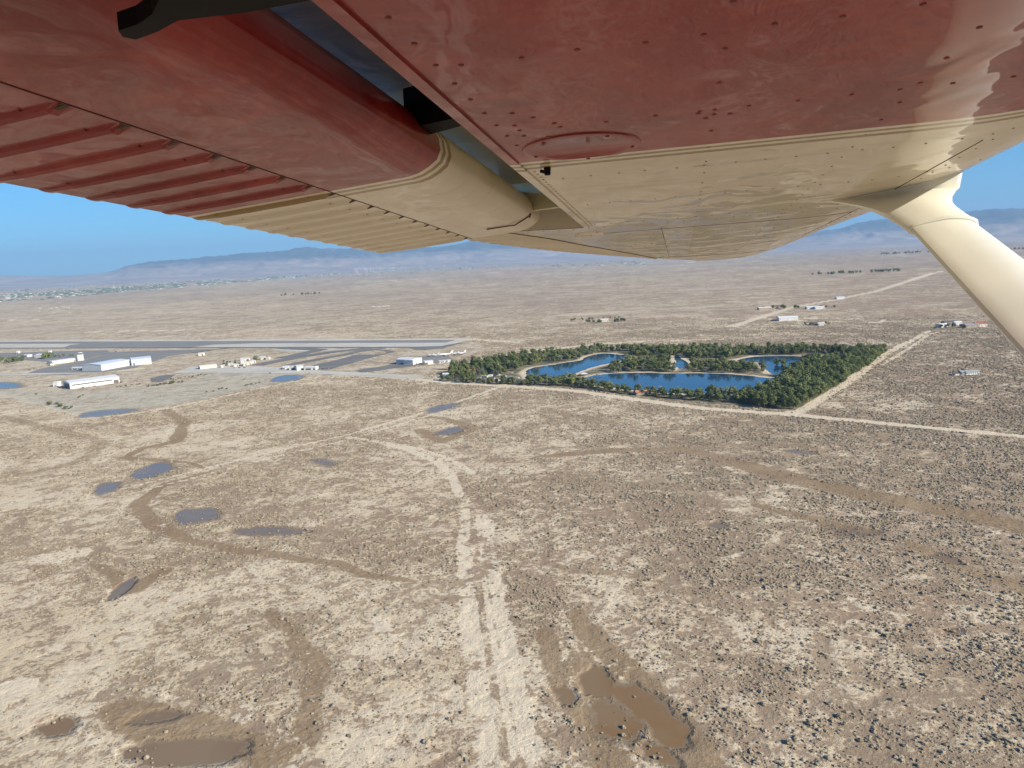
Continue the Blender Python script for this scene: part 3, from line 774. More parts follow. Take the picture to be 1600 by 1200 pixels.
# ================================================================== VEGETATION
def leafmat(name, c0, c1, rough=.8):
    m, t, p = new_mat(name)
    oi = t.add('ShaderNodeObjectInfo').outputs['Random']; geo = t.add('ShaderNodeNewGeometry').outputs['Position']
    n = t.noise(geo, .8, 3, .6)
    f = t.math('ADD', t.math('MULTIPLY', oi, .65), t.math('MULTIPLY', n, .4), clamp=True)
    t.l.new(t.mix(f, c0, c1), p.inputs['Base Color']); p.inputs['Roughness'].default_value = rough
    p.inputs['Specular IOR Level'].default_value = .2
    return m
M_leaf = leafmat('pine_foliage', (.055, .085, .032, 1), (.215, .235, .085, 1))
M_leaf2 = leafmat('bright_foliage', (.13, .18, .04, 1), (.26, .27, .07, 1))
M_leaf3 = leafmat('grey_foliage', (.10, .12, .075, 1), (.17, .19, .13, 1))
M_white = leafmat('bare_branches', (.42, .40, .36, 1), (.55, .53, .5, 1))
M_bark = simple('bark', (.12, .085, .06, 1), .9, var=.3, scale=2)
M_shrub = leafmat('desert_shrub', (.19, .158, .112, 1), (.37, .312, .225, 1))
M_shrubd = leafmat('dark_desert_shrub', (.155, .125, .085, 1), (.30, .245, .165, 1))

def crown_mesh(seed, h, rad, kind):
    r_ = random.Random(seed); mb = MB()
    lobes = []
    for i in range(13 if kind != 'bare' else 9):
        a = r_.uniform(0, 6.28); q = r_.random()**.6; zz = r_.uniform(.32, .98)
        env = math.sin(min(1, (zz-.2)/.8*1.05)*math.pi*.86)**.6 if kind != 'tall' else (1.1-zz)**.7
        lobes.append(Vector((math.cos(a)*q*rad*env*.75, math.sin(a)*q*rad*env*.75, zz*h*.93)))
    nl = {'bare': 26}.get(kind, 44)
    for L in lobes:
        lr = rad*r_.uniform(.30, .52)
        for k in range(nl):
            d = Vector((r_.gauss(0, 1), r_.gauss(0, 1), r_.gauss(0, 1))).normalized()
            p = L+Vector((d.x*lr, d.y*lr, d.z*lr*.72))*r_.uniform(.62, 1.05)
            if p.z < h*.16: continue
            sz = r_.uniform(.55, 1.1)*(rad/6)*(1.0 if kind != 'bare' else .5)
            nn = (d+Vector((r_.gauss(0, .45), r_.gauss(0, .45), r_.gauss(0, .45)))).normalized()
            u = nn.orthogonal().normalized(); v = nn.cross(u); a = r_.uniform(0, 6.28); u, v = u*math.cos(a)+v*math.sin(a), v*math.cos(a)-u*math.sin(a)
            tip = nn*sz*.35
            mb.add([p-u*sz*.8+v*sz*.2, p-v*sz*.7, p+u*sz*.8-v*sz*.1+tip*.4, p+v*sz*.75, p+tip], [(0, 1, 4), (1, 2, 4), (2, 3, 4), (3, 0, 4)])
    return mb
def trunk_mesh(seed, h, rad):
    r_ = random.Random(seed+99); mb = MB()
    lean = Vector((r_.uniform(-.4, .4), r_.uniform(-.4, .4), 0)); a = Vector((0, 0, -.2)); b = Vector((0, 0, h*.4))+lean; c = Vector((0, 0, h*.8))+lean*1.6
    mb.tube(a, b, .38, .26, 7); mb.tube(b, c, .26, .08, 7)
    for i in range(5):
        an = r_.uniform(0, 6.28); st = b.lerp(c, r_.uniform(0, .6)); mb.tube(st, st+Vector((math.cos(an)*rad*.6, math.sin(an)*rad*.6, h*.14)), .12, .04, 5)
    return mb
TREEP = []
for i, (k, hh, rr, m_) in enumerate([('round', 13, 6.2, M_leaf), ('round', 15, 6.8, M_leaf), ('tall', 16.5, 5.2, M_leaf), ('round', 11, 5.4, M_leaf), ('round', 13.5, 6.4, M_leaf2), ('round', 10, 5.0, M_leaf3), ('bare', 12, 5.5, M_white)]):
    cm = crown_mesh(i, hh, rr, k).build('crown', m_); tm = trunk_mesh(i, hh, rr).build('trunk', M_bark)
    TREEP.append((cm.data, tm.data, hh)); bpy.data.objects.remove(cm); bpy.data.objects.remove(tm)
def make_tree(name, p, kind, scl, rz, label, cat='tree', group=None):
    e = empty(name, (p[0], p[1], 0), rz); e.scale = scl if isinstance(scl, tuple) else (scl,)*3
    for nm, me in (('crown', TREEP[kind][0]), ('trunk', TREEP[kind][1])):
        o = bpy.data.objects.new(nm, me); C.objects.link(o); o.parent = e
    return tag(e, label, cat, group)

def gn_scatter(name, pts, rot, scl, idx, protos):
    """one object of many scattered copies (geometry nodes)"""
    me = bpy.data.meshes.new(name); me.vertices.add(len(pts)); me.vertices.foreach_set('co', np.asarray(pts, np.float32).ravel())
    for nm, d, ty in (('rz', rot, 'FLOAT'), ('sc', scl, 'FLOAT'), ('ix', idx, 'INT')):
        at = me.attributes.new(nm, ty, 'POINT'); at.data.foreach_set('value', np.asarray(d, np.int32 if ty == 'INT' else np.float32))
    o = bpy.data.objects.new(name, me); C.objects.link(o)
    col = bpy.data.collections.new(name+'_kinds')
    for k, mo in enumerate(protos):
        po = bpy.data.objects.new('%s_kind_%02d' % (name, k), mo); col.objects.link(po)
    ng = bpy.data.node_groups.new(name, 'GeometryNodeTree')
    ng.interface.new_socket('Geometry', in_out='INPUT', socket_type='NodeSocketGeometry'); ng.interface.new_socket('Geometry', in_out='OUTPUT', socket_type='NodeSocketGeometry')
    N = ng.nodes; L = ng.links
    gi = N.new('NodeGroupInput'); go = N.new('NodeGroupOutput'); ip = N.new('GeometryNodeInstanceOnPoints'); ci = N.new('GeometryNodeCollectionInfo')
    ci.inputs['Collection'].default_value = col; ci.inputs['Separate Children'].default_value = True; ci.inputs['Reset Children'].default_value = True
    def na(nm, ty):
        n = N.new('GeometryNodeInputNamedAttribute'); n.data_type = ty; n.inputs['Name'].default_value = nm; return n.outputs['Attribute']
    L.new(gi.outputs[0], ip.inputs['Points']); L.new(ci.outputs[0], ip.inputs['Instance']); ip.inputs['Pick Instance'].default_value = True
    L.new(na('ix', 'INT'), ip.inputs['Instance Index']); cx = N.new('ShaderNodeCombineXYZ'); L.new(na('rz', 'FLOAT'), cx.inputs[2]); L.new(cx.outputs[0], ip.inputs['Rotation'])
    L.new(na('sc', 'FLOAT'), ip.inputs['Scale']); L.new(ip.outputs[0], go.inputs[0])
    md = o.modifiers.new('scatter', 'NODES'); md.node_group = ng
    return o
def merged(crown, trunk):
    bm = bmesh.new(); bm.from_mesh(crown); n = len(bm.faces); bm.from_mesh(trunk); bm.faces.ensure_lookup_table()
    for f in bm.faces[n:]: f.material_index = 1
    me = bpy.data.meshes.new('tree_kind'); bm.to_mesh(me); bm.free(); me.materials.append(crown.materials[0]); me.materials.append(trunk.materials[0]); return me

# park trees ------------------------------------------------------------
def sample(polypx, n, mind, avoid=(), dens_rng=None):
    P = polyg(polypx); lo = P.min(0); hi = P.max(0); out_ = []; tries = 0
    while len(out_) < n and tries < 60:
        Q = nrng.uniform(lo, hi, (n*3, 2)); Q = Q[inside(Q, P)]
        for L_ in LAKES:
            if len(Q): Q = Q[~inside(Q, L_) & (edge_dist(Q, L_) > 5)]
        for q in Q:
            if len(out_) >= n: break
            if all(abs(q[0]-o[0]) > mind or abs(q[1]-o[1]) > mind or math.hypot(q[0]-o[0], q[1]-o[1]) > mind for o in out_): out_.append(tuple(q))
        tries += 1
    return out_
ZONES = [
 ('back_left', [(694,590),(708,577),(760,566),(800,560),(860,554),(920,548),(980,546),(980,550),(925,553),(905,561),(866,567),(826,572),(800,580),(778,588),(730,592)], 200, 8, [0,1,2,0,3,5], 'dark green pine in the long tree belt behind the left lake'),
 ('back', [(985,547),(1385,548.5),(1375,555),(1330,557),(1290,551),(1240,554),(1170,555),(1130,560),(1080,560),(1040,556),(985,556)], 250, 8.5, [0,1,3,1,0,2,5], 'rounded dark green tree in the far row beyond the lakes'),
 ('middle', [(948,584),(958,574),(985,566),(1040,562),(1050,574),(1085,566),(1130,571),(1190,570),(1196,583),(1130,583),(1080,582),(1004,580.5),(965,583)], 110, 8.5, [0,3,0,1,3,5], 'green tree on the sandy spit between the lakes'),
 ('grove', [(1385,549.5),(1376,558),(1312,602),(1243,640),(1180,636),(1176,620),(1200,612),(1226,600),(1225,588),(1246,584),(1256,568),(1290,566),(1328,562),(1330,556)], 560, 9.0, [0,1,0,2,1,3], 'dark green pine in the dense grove at the right side of the lakes'),
 ('front', [(712,597),(800,601),(830,594),(900,595),(925,603),(960,608),(1000,613),(1060,617),(1110,617),(1187,618),(1190,632),(1110,627),(1000,617.5),(900,604.5),(800,599.5)], 120, 8.5, [0,3,5,0,3,1,5], 'green tree in the front row between lake and dirt road'),
 ('hedge', [(690,593),(760,597),(840,600.5),(840,602.5),(760,599.5),(690,595.5)], 34, 5, [5,3,5], 'low grey green tree in the hedge along the dirt road corner'),
]
alltrees = []
PATHS = [([(1010,611),(1004,606)], 9)]
for zi, (zn, poly, n, md, kinds, lab) in enumerate(ZONES):
    for q in sample(poly, n, md):
        k = rnd.choice(kinds); s_ = rnd.uniform(.75, 1.45)
        if zn == 'front': s_ *= .80
        if zn == 'hedge': s_ *= .62
        if zn == 'middle': s_ *= .88
        if zn == 'back': s_ *= .92
        alltrees.append([q, k, s_, rnd.uniform(0, 6.28), zn, lab])
for (px, k, s_, lab) in [((893,603), 4, 1.05, 'bright yellow green tree in the front row at the narrow end of the large lake'), ((905,600), 4, .85, 'smaller yellow green tree close behind the bright one in the front row'),
    ((1031,615), 6, 1.0, 'bare whitish tree at the near shore of the large lake'), ((966,612), 4, .6, 'small rust and yellow tinged tree at the near shore of the large lake')]:
    make_tree('lakeside_tree', G(*px), k, s_, 1.0, lab)
gx = [G(1225, 558), G(1228, 574), G(1182, 573)]
for p_ in gx[1:2]:
    for a in range(6): alltrees.append([(p_[0]+rnd.uniform(-14, 14), p_[1]+rnd.uniform(-40, 40)), 0, .8, rnd.uniform(0, 6), 'islet', 'green tree on the small point reaching into the right hand lake'])
alltrees.sort(key=lambda t: math.hypot(*t[0])/(t[2]*TREEP[t[1]][2]))
GRP = {'back_left': 'pines in the belt behind the left lake', 'back': 'trees in the far row beyond the lakes', 'middle': 'trees on the spit between the lakes', 'grove': 'pines in the dense right hand grove', 'front': 'trees in the front row by the dirt road', 'hedge': 'hedge trees at the dirt road corner', 'islet': 'trees on the small point'}
LOOK = {0: 'rounded green', 1: 'broad green', 2: 'tall narrow green', 3: 'small rounded green', 5: 'grey green'}
for q, k, s_, rz, zn, lab in alltrees[:296]:
    size_ = 'low' if s_ < .85 else ('tall' if s_ > 1.15 else 'medium'); az = q[0]/q[1]
    if zn == 'grove':
        row = 'at the front corner' if q[1] < 1010 else ('in the middle' if q[1] < 1120 else ('in the rear half' if q[1] < 1250 else 'at the far end'))
        col = 'sandy edge side' if q[0] > 340+(q[1]-912)*.70-45 else 'lake side'
        lb = '%s %s tree %s of right grove, %s' % (size_, LOOK[k], row, col)
    elif zn == 'back_left': lb = '%s %s tree in the %s of the belt behind the left lake' % (size_, LOOK[k], 'left end' if az < -.04 else ('centre' if az < .03 else 'right end'))
    elif zn == 'front': lb = '%s %s tree in the front row by the road, %s' % (size_, LOOK[k], 'left part' if az < .1 else ('centre part' if az < .22 else 'right part'))
    elif zn == 'middle': lb = '%s %s tree on the %s of the sandy spit between lakes' % (size_, LOOK[k], 'left end' if az < .2 else ('centre' if az < .3 else 'right end'))
    elif zn == 'back': lb = '%s %s tree in the far row beyond the lakes, %s' % (size_, LOOK[k], 'left' if az < .25 else ('centre' if az < .4 else 'right'))
    else: lb = '%s %s' % (size_, lab)
    make_tree('park_tree', q, k, (s_*rnd.uniform(.9, 1.1), s_*rnd.uniform(.9, 1.1), s_), rz, lb, 'tree', GRP[zn])
rest = alltrees[296:]
protos = [merged(a, b) for a, b, h in TREEP]
o = gn_scatter('park_wood', [(q[0], q[1], 0) for q, *_ in rest], [t[3] for t in rest], [t[2] for t in rest], [t[1] for t in rest], protos)
tag(o, 'rest of the dark green tree belts around the lakes', 'trees', kind='stuff')

# desert shrubs ------------------------------------------------------------
SHR = []
for i in range(6):
    bm = bmesh.new(); bmesh.ops.create_icosphere(bm, subdivisions=2 if i < 4 else 1, radius=1)
    rr = random.Random(i*5+1)
    for v in bm.verts:
        d = v.co.normalized(); q = 1+.5*(mnoise.noise(d*2.3+Vector((i*7, 0, 0))))+rr.uniform(-.22, .2)
        v.co = Vector((d.x*q*1.0, d.y*q*(.8+.1*i % .3), max(-.1, d.z*q*.60+.32)))
    me = bpy.data.meshes.new('shrub_kind'); bm.to_mesh(me); bm.free(); me.materials.append(M_shrub if i % 2 == 0 else M_shrubd); SHR.append(me)
NS = 900000
th = nrng.uniform(math.radians(-37), math.radians(37), NS)
u_ = nrng.uniform(0, 1, NS)
R0, R1 = 215.0, 2400.0
r_s = (R0**.9+(R1**.9-R0**.9)*u_)**(1/.9)
P = np.stack([r_s*np.sin(th), r_s*np.cos(th)], 1)
F = fields(P)
cl = .5*fbm(P, 26, 31, 4)+.5*fbm(P, 7, 37, 3)
want = .46*F['dens']*np.clip((2350-r_s)/1000, 0, 1)*np.clip((cl-.40)/.14, .05, 1)*1.35                 # shrubs per square metre
have = NS*.9/(R1**.9-R0**.9)*r_s**(-.1)/(math.radians(74)*r_s)           # candidates per square metre
keep = nrng.uniform(0, 1, NS) < want/have
P = P[keep]; r_s = r_s[keep]; F = {k: v[keep] for k, v in F.items()}
n = len(P); print('shrubs', n)
size = np.clip(nrng.lognormal(math.log(.46), .42, n), .25, 1.5)*(1+.25*(F['brush']-.4))*(1+np.clip((r_s-600)/1500, 0, .5))
kind = nrng.integers(0, 6, n); kind = np.where(nrng.uniform(0, 1, n) < F['brush']*.5, kind | 1, kind & ~1)
zz = -.12-.1*size+np.clip((1500-r_s)/900, 0, 1)*(np.minimum(0, (fbm(P, 7, 3, 3)-.5)*.9-.1))
rot = nrng.uniform(0, 6.28, n)
order = np.argsort(r_s/size); big = order[:298]; small = order[298:]
sh_l = ['pale dry shrub on the near desert floor at the foot of the view', 'dark desert shrub on the near desert floor at the foot of the view']
for i in big:
    o = bpy.data.objects.new('desert_shrub', SHR[int(kind[i])]); C.objects.link(o); o.location = (P[i, 0], P[i, 1], zz[i]); o.rotation_euler = (0, 0, rot[i]); o.scale = (size[i],)*3
    a_ = P[i, 0]/P[i, 1]; rg = 'at the far left' if a_ < -.45 else ('left of the damp brown hollow' if a_ < -.22 else ('left of the pale dirt strip' if a_ < -.03 else ('beside the brown puddles' if a_ < .22 else ('right of the brown puddles' if a_ < .42 else 'at the far right'))))
    lb = '%s %s desert shrub %s, %s' % ('large' if size[i] > .75 else ('medium' if size[i] > .5 else 'small'), 'dark' if kind[i] % 2 else 'pale dry', rg, 'bottom edge' if r_s[i] < 290 else 'just above bottom')
    tag(o, lb, 'shrub', 'desert shrubs nearest the airplane')
o = gn_scatter('desert_scrub', np.column_stack([P, zz])[small], rot[small], size[small], kind[small], SHR)
tag(o, 'low scrub dotted over the whole desert floor', 'scrub', kind='stuff')

# ================================================================== BUILDINGS
M_wwall = simple('white_metal_wall', (.66, .655, .63, 1), .5, var=.04, scale=.2)
M_wroof = simple('white_metal_roof', (.68, .69, .69, 1), .35, var=.04, scale=.2)
M_cwall = simple('cream_wall', (.66, .62, .52, 1), .8, var=.06, scale=.3)
M_croof = simple('pale_roof', (.62, .60, .56, 1), .7, var=.08, scale=.3)
M_groof = simple('grey_roof', (.30, .31, .33, 1), .6, var=.1, scale=.3)
M_droof = simple('dark_roof', (.11, .10, .10, 1), .8, var=.15, scale=.3)
M_rroof = simple('red_tile_roof', (.36, .13, .08, 1), .8, var=.2, scale=.5)
M_brick = simple('tan_wall', (.42, .33, .24, 1), .85, var=.12, scale=.4)
M_glass = simple('dark_window', (.04, .05, .06, 1), .15)
M_door = simple('dark_door', (.10, .09, .09, 1), .6)
M_metal = simple('grey_metal', (.35, .36, .37, 1), .4, metal=.5)
def building(name, a, b, depth, h, rise=0.0, wall=M_wwall, roof=M_wroof, label='', cat='building', wins=0, doors=(), side_open=0, group=None, eave=.6, win=(1.4, 1.6), winz=.55):
    """a, b: ground points of the wall facing the viewer (left, right); depth goes away from the viewer"""
    a = np.array(a, float); b = np.array(b, float); L = float(np.hypot(*(b-a))); rz = math.atan2(*(b-a)[::-1])
    e = empty(name, (a[0], a[1], 0), rz)
    m = MB(); m.box(0, L, 0, depth, -.3, h)
    if rise: m.add([(0, 0, h), (0, depth, h), (0, depth/2, h+rise), (L, 0, h), (L, depth, h), (L, depth/2, h+rise)], [(0, 2, 1), (3, 4, 5)])
    m.build('wall', wall, e)
    m = MB(); t_ = .35
    if rise:
        k = eave*rise/(depth/2)
        for y0, z0, y1, z1 in ((-eave, h-k, depth/2, h+rise), (depth/2, h+rise, depth+eave, h-k)):
            m.loft([[(x, y0, z0+.04), (x, y1, z1+.04), (x, y1, z1+t_), (x, y0, z0+t_)] for x in (-eave, L+eave)])
    else: m.box(-eave/2, L+eave/2, -eave/2, depth+eave/2, h+.01, h+t_+.2)
    m.build('roof', roof, e)
    for i in range(wins):
        x = L*(i+.5)/wins if not doors else L*(.06+.78*i/max(1, wins-1))
        m = MB(); m.box(x-win[0]/2, x+win[0]/2, -.08, .05, h*winz-win[1]/2, h*winz+win[1]/2); m.build('window', M_glass, e)
    for (q, dw, dh) in doors:
        m = MB(); m.box(q*L-dw/2, q*L+dw/2, -.14, .05, 0, dh); m.build('door', M_door, e)
    if side_open:
        m = MB(); m.box(-.14, .05, depth*.08, depth*.08+side_open, 0, h*.8); m.build('opening_shade_panel', M_door, e)  # solid dark panel: shade inside the open end put into its colour
    return tag(e, label, cat, group)
B = building
lh = B('long_hangar', G(110,608), G(187,597.5), 46, 11, 2.4, label='long white hangar with a row of small windows and a dark open left end', cat='hangar', wins=24, doors=((.93, 9, 6),), side_open=34, win=(2.5, 2.3), winz=.6)
B('lean_to', G(83,604.3), G(90,604), 12, 8.5, 0, label='small white block standing left of the long windowed hangar', cat='annex', doors=((.5, 2, 2.5),))
B('white_hangar', G(159,579.5), G(204.5,571), 55, 13, 2.0, roof=simple('blue_white_roof', (.62, .68, .76, 1), .35, var=.04), label='large bright white hangar with pale blue roof, left of two beside the apron', cat='hangar', doors=((.5, .6, 12),), side_open=0)
B('white_hangar', G(206,571.5), G(237,568.5), 52, 13.5, 2.0, roof=simple('ribbed_roof', (.60, .66, .73, 1), .35, var=.05), wall=M_wwall, label='second bright white hangar at the right of the large one beside the apron', cat='hangar', doors=((.12, 3, 6),))
for i in range(4):
    B('storage_unit', G(112+i*8,577.6), G(119+i*8,577.4), 9, 4.2, 1.2, label=['leftmost', 'second', 'third', 'rightmost'][i]+' of four small white arched sheds left of the big hangar', cat='shed', group='small white sheds in a row', doors=((.5, 3, 2.6),))
B('terminal', G(82,569.5), G(118,564.6), 26, 7, 1.0, wall=M_cwall, roof=M_wroof, label='long low cream terminal building left of the control tower', cat='terminal', wins=9, doors=((.95, 3, 3),))
B('terminal_wing', G(79,571.5), G(84,571), 12, 5, .8, wall=M_cwall, roof=M_groof, label='small dark annex at the left end of the terminal', cat='annex', doors=((.5, 2, 2.4),))
def tower():
    p = G(126.5, 563.5); e = empty('control_tower', (p[0], p[1], 0), .2)
    m = MB(); m.loft([[(r*sx, r*sy, z) for sx, sy in ((-1,-1),(1,-1),(1,1),(-1,1))] for r, z in ((5.6, -.3), (5.2, 15))]); m.build('shaft', M_wwall, e)
    m = MB(); m.box(-5.8, 5.8, -5.8, 5.8, 15.05, 15.8); m.build('gallery', M_wwall, e)
    cab = MB(); n = 8
    cab.loft([[(r*math.cos(i*math.pi/4+.39), r*math.sin(i*math.pi/4+.39), z) for i in range(n)] for r, z in ((4.3, 15.85), (5.1, 18.9))]); cab.build('cab_glass', M_glass, e)
    m = MB(); m.loft([[(r*math.cos(i*math.pi/4+.39), r*math.sin(i*math.pi/4+.39), z) for i in range(n)] for r, z in ((5.6, 18.95), (5.5, 20.1), (1, 20.6))]); rf = m.build('roof', M_wroof, e)
    m = MB(); m.tube((0, 0, 20.6), (0, 0, 25), .15, .06, 5); m.build('antenna', M_metal, rf)
    tag(e, 'white control tower with dark glass cab beside the apron', 'tower')
tower()
B('airfield_hall', G(54,559), G(68,558.5), 30, 6, 2.5, wall=M_cwall, label='cream gabled hall between trees left of the terminal', cat='hall', wins=3)
B('airfield_shed', G(26,552.5), G(29,552.3), 14, 6, 1, label='tiny white shed near the runway at the far left', cat='shed', doors=((.5,3,3),))
B('airfield_shed', G(36,558), G(43,558), 14, 5, 1.5, label='low white shed behind the left tree clump', cat='shed', doors=((.5,3,3),))
B('airfield_shed', G(76,551.5), G(79,551.3), 14, 5, 1, label='tiny white shed above the round trees near the runway', cat='shed', doors=((.5,3,3),))
B('hut', G(310,556), G(318,555.5), 14, 5, 1.6, wall=M_cwall, label='lone cream hut on the dirt left of the ranger compound', cat='hut', doors=((.8,3,3),))
B('barracks', G(313,577), G(339,574), 16, 5, 1.8, wall=M_cwall, roof=M_croof, label='long low cream barracks with pale roof at the left of the tree dotted compound', cat='barracks', wins=7)
cx = [((345,574.5),(351,574),9,4,M_croof),((356,571),(362,570.6),10,5,M_groof),((365,573),(372,572.5),9,4,M_wroof),((376,568),(384,567.4),12,6,M_wroof),((380,572),(385,571.6),10,6,M_wroof),((385,570.5),(392,570),12,6,M_croof),((392,568),(399,567.5),12,5,M_wroof),((376,564),(390,563),12,4.5,M_croof),((407,562),(414,561.6),12,5,M_wroof),((415,562),(420,561.8),10,4,M_croof)]
cl_ = ['small cream cabin right of the barracks', 'grey roofed cabin among dark shrubs in the compound', 'low white cabin in the compound yard', 'tall white shed at the centre of the compound', 'white tank shed in front of the tall white shed', 'cream workshop beside the tall white shed', 'white workshop left of the big round tree', 'long pale roofed house behind the compound sheds', 'white house right of the big round tree', 'little cream house at the right end of the compound']
for (a, b, d, h, rf), lb in zip(cx, cl_): B('compound_building', G(*a), G(*b), d, h, 1.2, wall=M_cwall, roof=rf, label=lb, cat='building', wins=2, doors=((.88, 1.6, 2.4),))
B('hangar', G(442,577.5), G(450,577), 18, 4.5, 1.2, label='low white shed at the left end of the small hangar row by the apron', cat='hangar', doors=((.2, 4, 3),))
B('hangar', G(452,578.4), G(464,577.9), 24, 5, 1, roof=M_croof, label='pale grey hangar in the small hangar row by the apron', cat='hangar', doors=((.5, 7, 4),))
B('hangar', G(464,579), G(474.5,578), 22, 7.5, 1.4, label='tallest white hangar in the small hangar row by the apron', cat='hangar', doors=((.8, 5, 4),))
B('hangar', G(475.5,578.6), G(493.5,578), 16, 5.5, 1.2, label='long low white hangar at the right end of the small hangar row', cat='hangar', doors=((.35, 11, 3.6), (.85, 4, 3.6)))
B('fire_base_hangar', G(619,569), G(644,569.8), 34, 9.5, 1.6, wall=simple('pale_metal_wall', (.60, .58, .55, 1), .5, var=.04), roof=M_wroof, label='big pale hangar with white roof at the right end of the airfield', cat='hangar', doors=((.35, 5, 3), (.7, 3, 3)))
B('hangar_annex', G(645.5,570.2), G(655.5,567.5), 20, 9, .6, label='bright white annex on the right side of the big pale hangar', cat='annex', doors=((.5, 3, 3),))
B('cream_hangar', G(664,570), G(677,568.6), 16, 6, 1, wall=M_cwall, label='smaller cream hangar right of the big pale hangar', cat='hangar', doors=((.15, 7, 4),))
for i, x in enumerate((686, 692.5, 699)):
    B('office_trailer', G(x,567.2-i*.6), G(x+5,567-i*.7), 7, 4, .6, label=['left', 'middle', 'right'][i]+' one of three little white offices at the edge of the aircraft parking', cat='office', wins=1, doors=((.8, 1.2, 2.2),))
# ranches in the desert
def house(px, w_, d_, h, wall, roof, lb, cat='house', nm='ranch_house', tilt=0.0, wins=3):
    g = G(*px); a = (g[0]-w_/2*math.cos(tilt), g[1]-w_/2*math.sin(tilt)); b = (g[0]+w_/2*math.cos(tilt), g[1]+w_/2*math.sin(tilt))
    return B(nm, a, b, d_, h, h*.4, wall=wall, roof=roof, label=lb, cat=cat, wins=wins, doors=((.92, 1.4, 2.2),))
house((1520,585.5), 20, 8, 4.5, M_wwall, M_groof, 'white mobile home with grey roof alone in the desert below the strut', 'mobile home', 'mobile_home', .05, 6)
house((1508,586), 12, 8, 4.5, M_groof, M_groof, 'grey shed at the left of the white mobile home', 'shed', 'ranch_shed', 0, 1)
house((1496,586.5), 9, 6, 3, M_cwall, M_droof, 'dark roofed open shed left of the lone mobile home', 'shed', 'ranch_shed', 0, 1)
house((1478,511.5), 26, 16, 6, M_cwall, M_wroof, 'white roofed ranch house left of the paired ranches near the strut', tilt=.35)
house((1486,507), 30, 16, 6, M_brick, M_droof, 'dark roofed ranch house just behind the white roofed one near the strut')
house((1498,508), 16, 14, 6, M_wwall, M_wroof, 'small white ranch building right of the dark roofed ranch house', wins=2)
house((1520,512), 30, 18, 6, M_brick, M_groof, 'grey roofed ranch house beside the strut')
house((1534,511), 24, 16, 7, M_cwall, M_rroof, 'red roofed ranch house touching the strut edge')
house((1232,501), 50, 20, 8, M_wwall, M_wroof, 'long white barn on the fenced desert lot beyond the lakes', 'barn', 'barn')
house((1222,500), 20, 16, 7, M_groof, M_groof, 'grey shed at the left of the long white barn', 'shed', 'ranch_shed', 0, 1)
house((1242,499), 18, 14, 6, M_cwall, M_croof, 'cream shed at the right of the long white barn', 'shed', 'ranch_shed', 0, 1)
house((1275,508), 22, 16, 5, M_brick, M_droof, 'dark roofed house south of the fenced desert lot')
house((1284,508.5), 16, 12, 5, M_cwall, M_croof, 'pale house right of the dark roofed one below the fenced lot')
house((1196,484), 40, 20, 6, M_brick, M_croof, 'pale roofed farmhouse left of the long straight dirt road')
house((1214,482), 30, 18, 7, M_brick, M_droof, 'dark farmhouse among trees left of the long straight dirt road')
house((1268,483), 28, 18, 6, M_cwall, M_wroof, 'white farmhouse right of the long straight dirt road')
house((1281,483), 28, 16, 6, M_wwall, M_wroof, 'second white farmhouse right of the long straight dirt road')
house((1314,467.5), 30, 18, 6, M_wwall, M_wroof, 'tiny white hut standing by the long straight dirt road', 'hut', 'hut', 0, 1)
house((944,503), 26, 16, 6, M_cwall, M_croof, 'pale farm house hidden in the lone desert tree row')
for i, (x, y) in enumerate(((583,481),(592,481.5),(600,480.5),(606,480))): house((x,y), 15, 14, 5, M_brick, M_croof, ['first', 'second', 'third', 'fourth'][i]+' white farm building from the left in the far desert group above the runway')
for i, (x, y) in enumerate(((78,483),(86,482),(97,481),(105,482),(60,483))): house((x,y), 22, 16, 5, M_brick, M_croof, ['wide', 'low', 'bright', 'small', 'lone left'][i]+' farm building in the far left desert cluster below the town')
# park buildings
house((735,584), 26, 16, 5, M_brick, M_rroof, 'red brick house with red roof at the left end of the park', 'house', 'park_house')
house((752,583), 15, 10, 4, M_cwall, M_wroof, 'little white roofed house right of the red roofed park house', 'house', 'park_house')
house((700,589.5), 18, 12, 5, M_cwall, M_croof, 'small cream hut at the left corner of the park', 'hut', 'park_hut', 0, 2)
house((1003,617.5), 16, 14, 4.2, M_brick, simple('orange_roof', (.50, .24, .15, 1), .8, var=.1), 'orange roofed hut in the front tree row by the road', 'hut', 'park_hut', 0, 2)
def pavilion(px, w_, lb, roofm):
    g = G(*px); e = empty('pavilion', (g[0], g[1], 0), .2)
    for x in (-1, 1):
        for y in (-1, 1):
            m = MB(); m.tube((x*w_*.42, y*w_*.3, 0), (x*w_*.42, y*w_*.3, 3), .15, .15, 6); m.build('post', M_metal, e)
    m = MB(); m.loft([[(x*w_/2*k, y*w_*.38*k, z) for x, y in ((-1,-1),(1,-1),(1,1),(-1,1))] for k, z in ((1, 3.0), (1, 3.3), (.12, 4.6))]); m.build('roof', roofm, e)
    tag(e, lb, 'pavilion')
pavilion((912,586.5), 12, 'white roofed pavilion on the beach at the narrow end of the large lake', M_wroof)
pavilion((880,560), 13, 'red roofed pavilion on the far shore of the left lake', M_rroof)
pavilion((936,588), 9, 'small grey pavilion on the beach of the spit', M_groof)
pavilion((872,597), 10, 'small pale pavilion between the front trees', M_wroof)
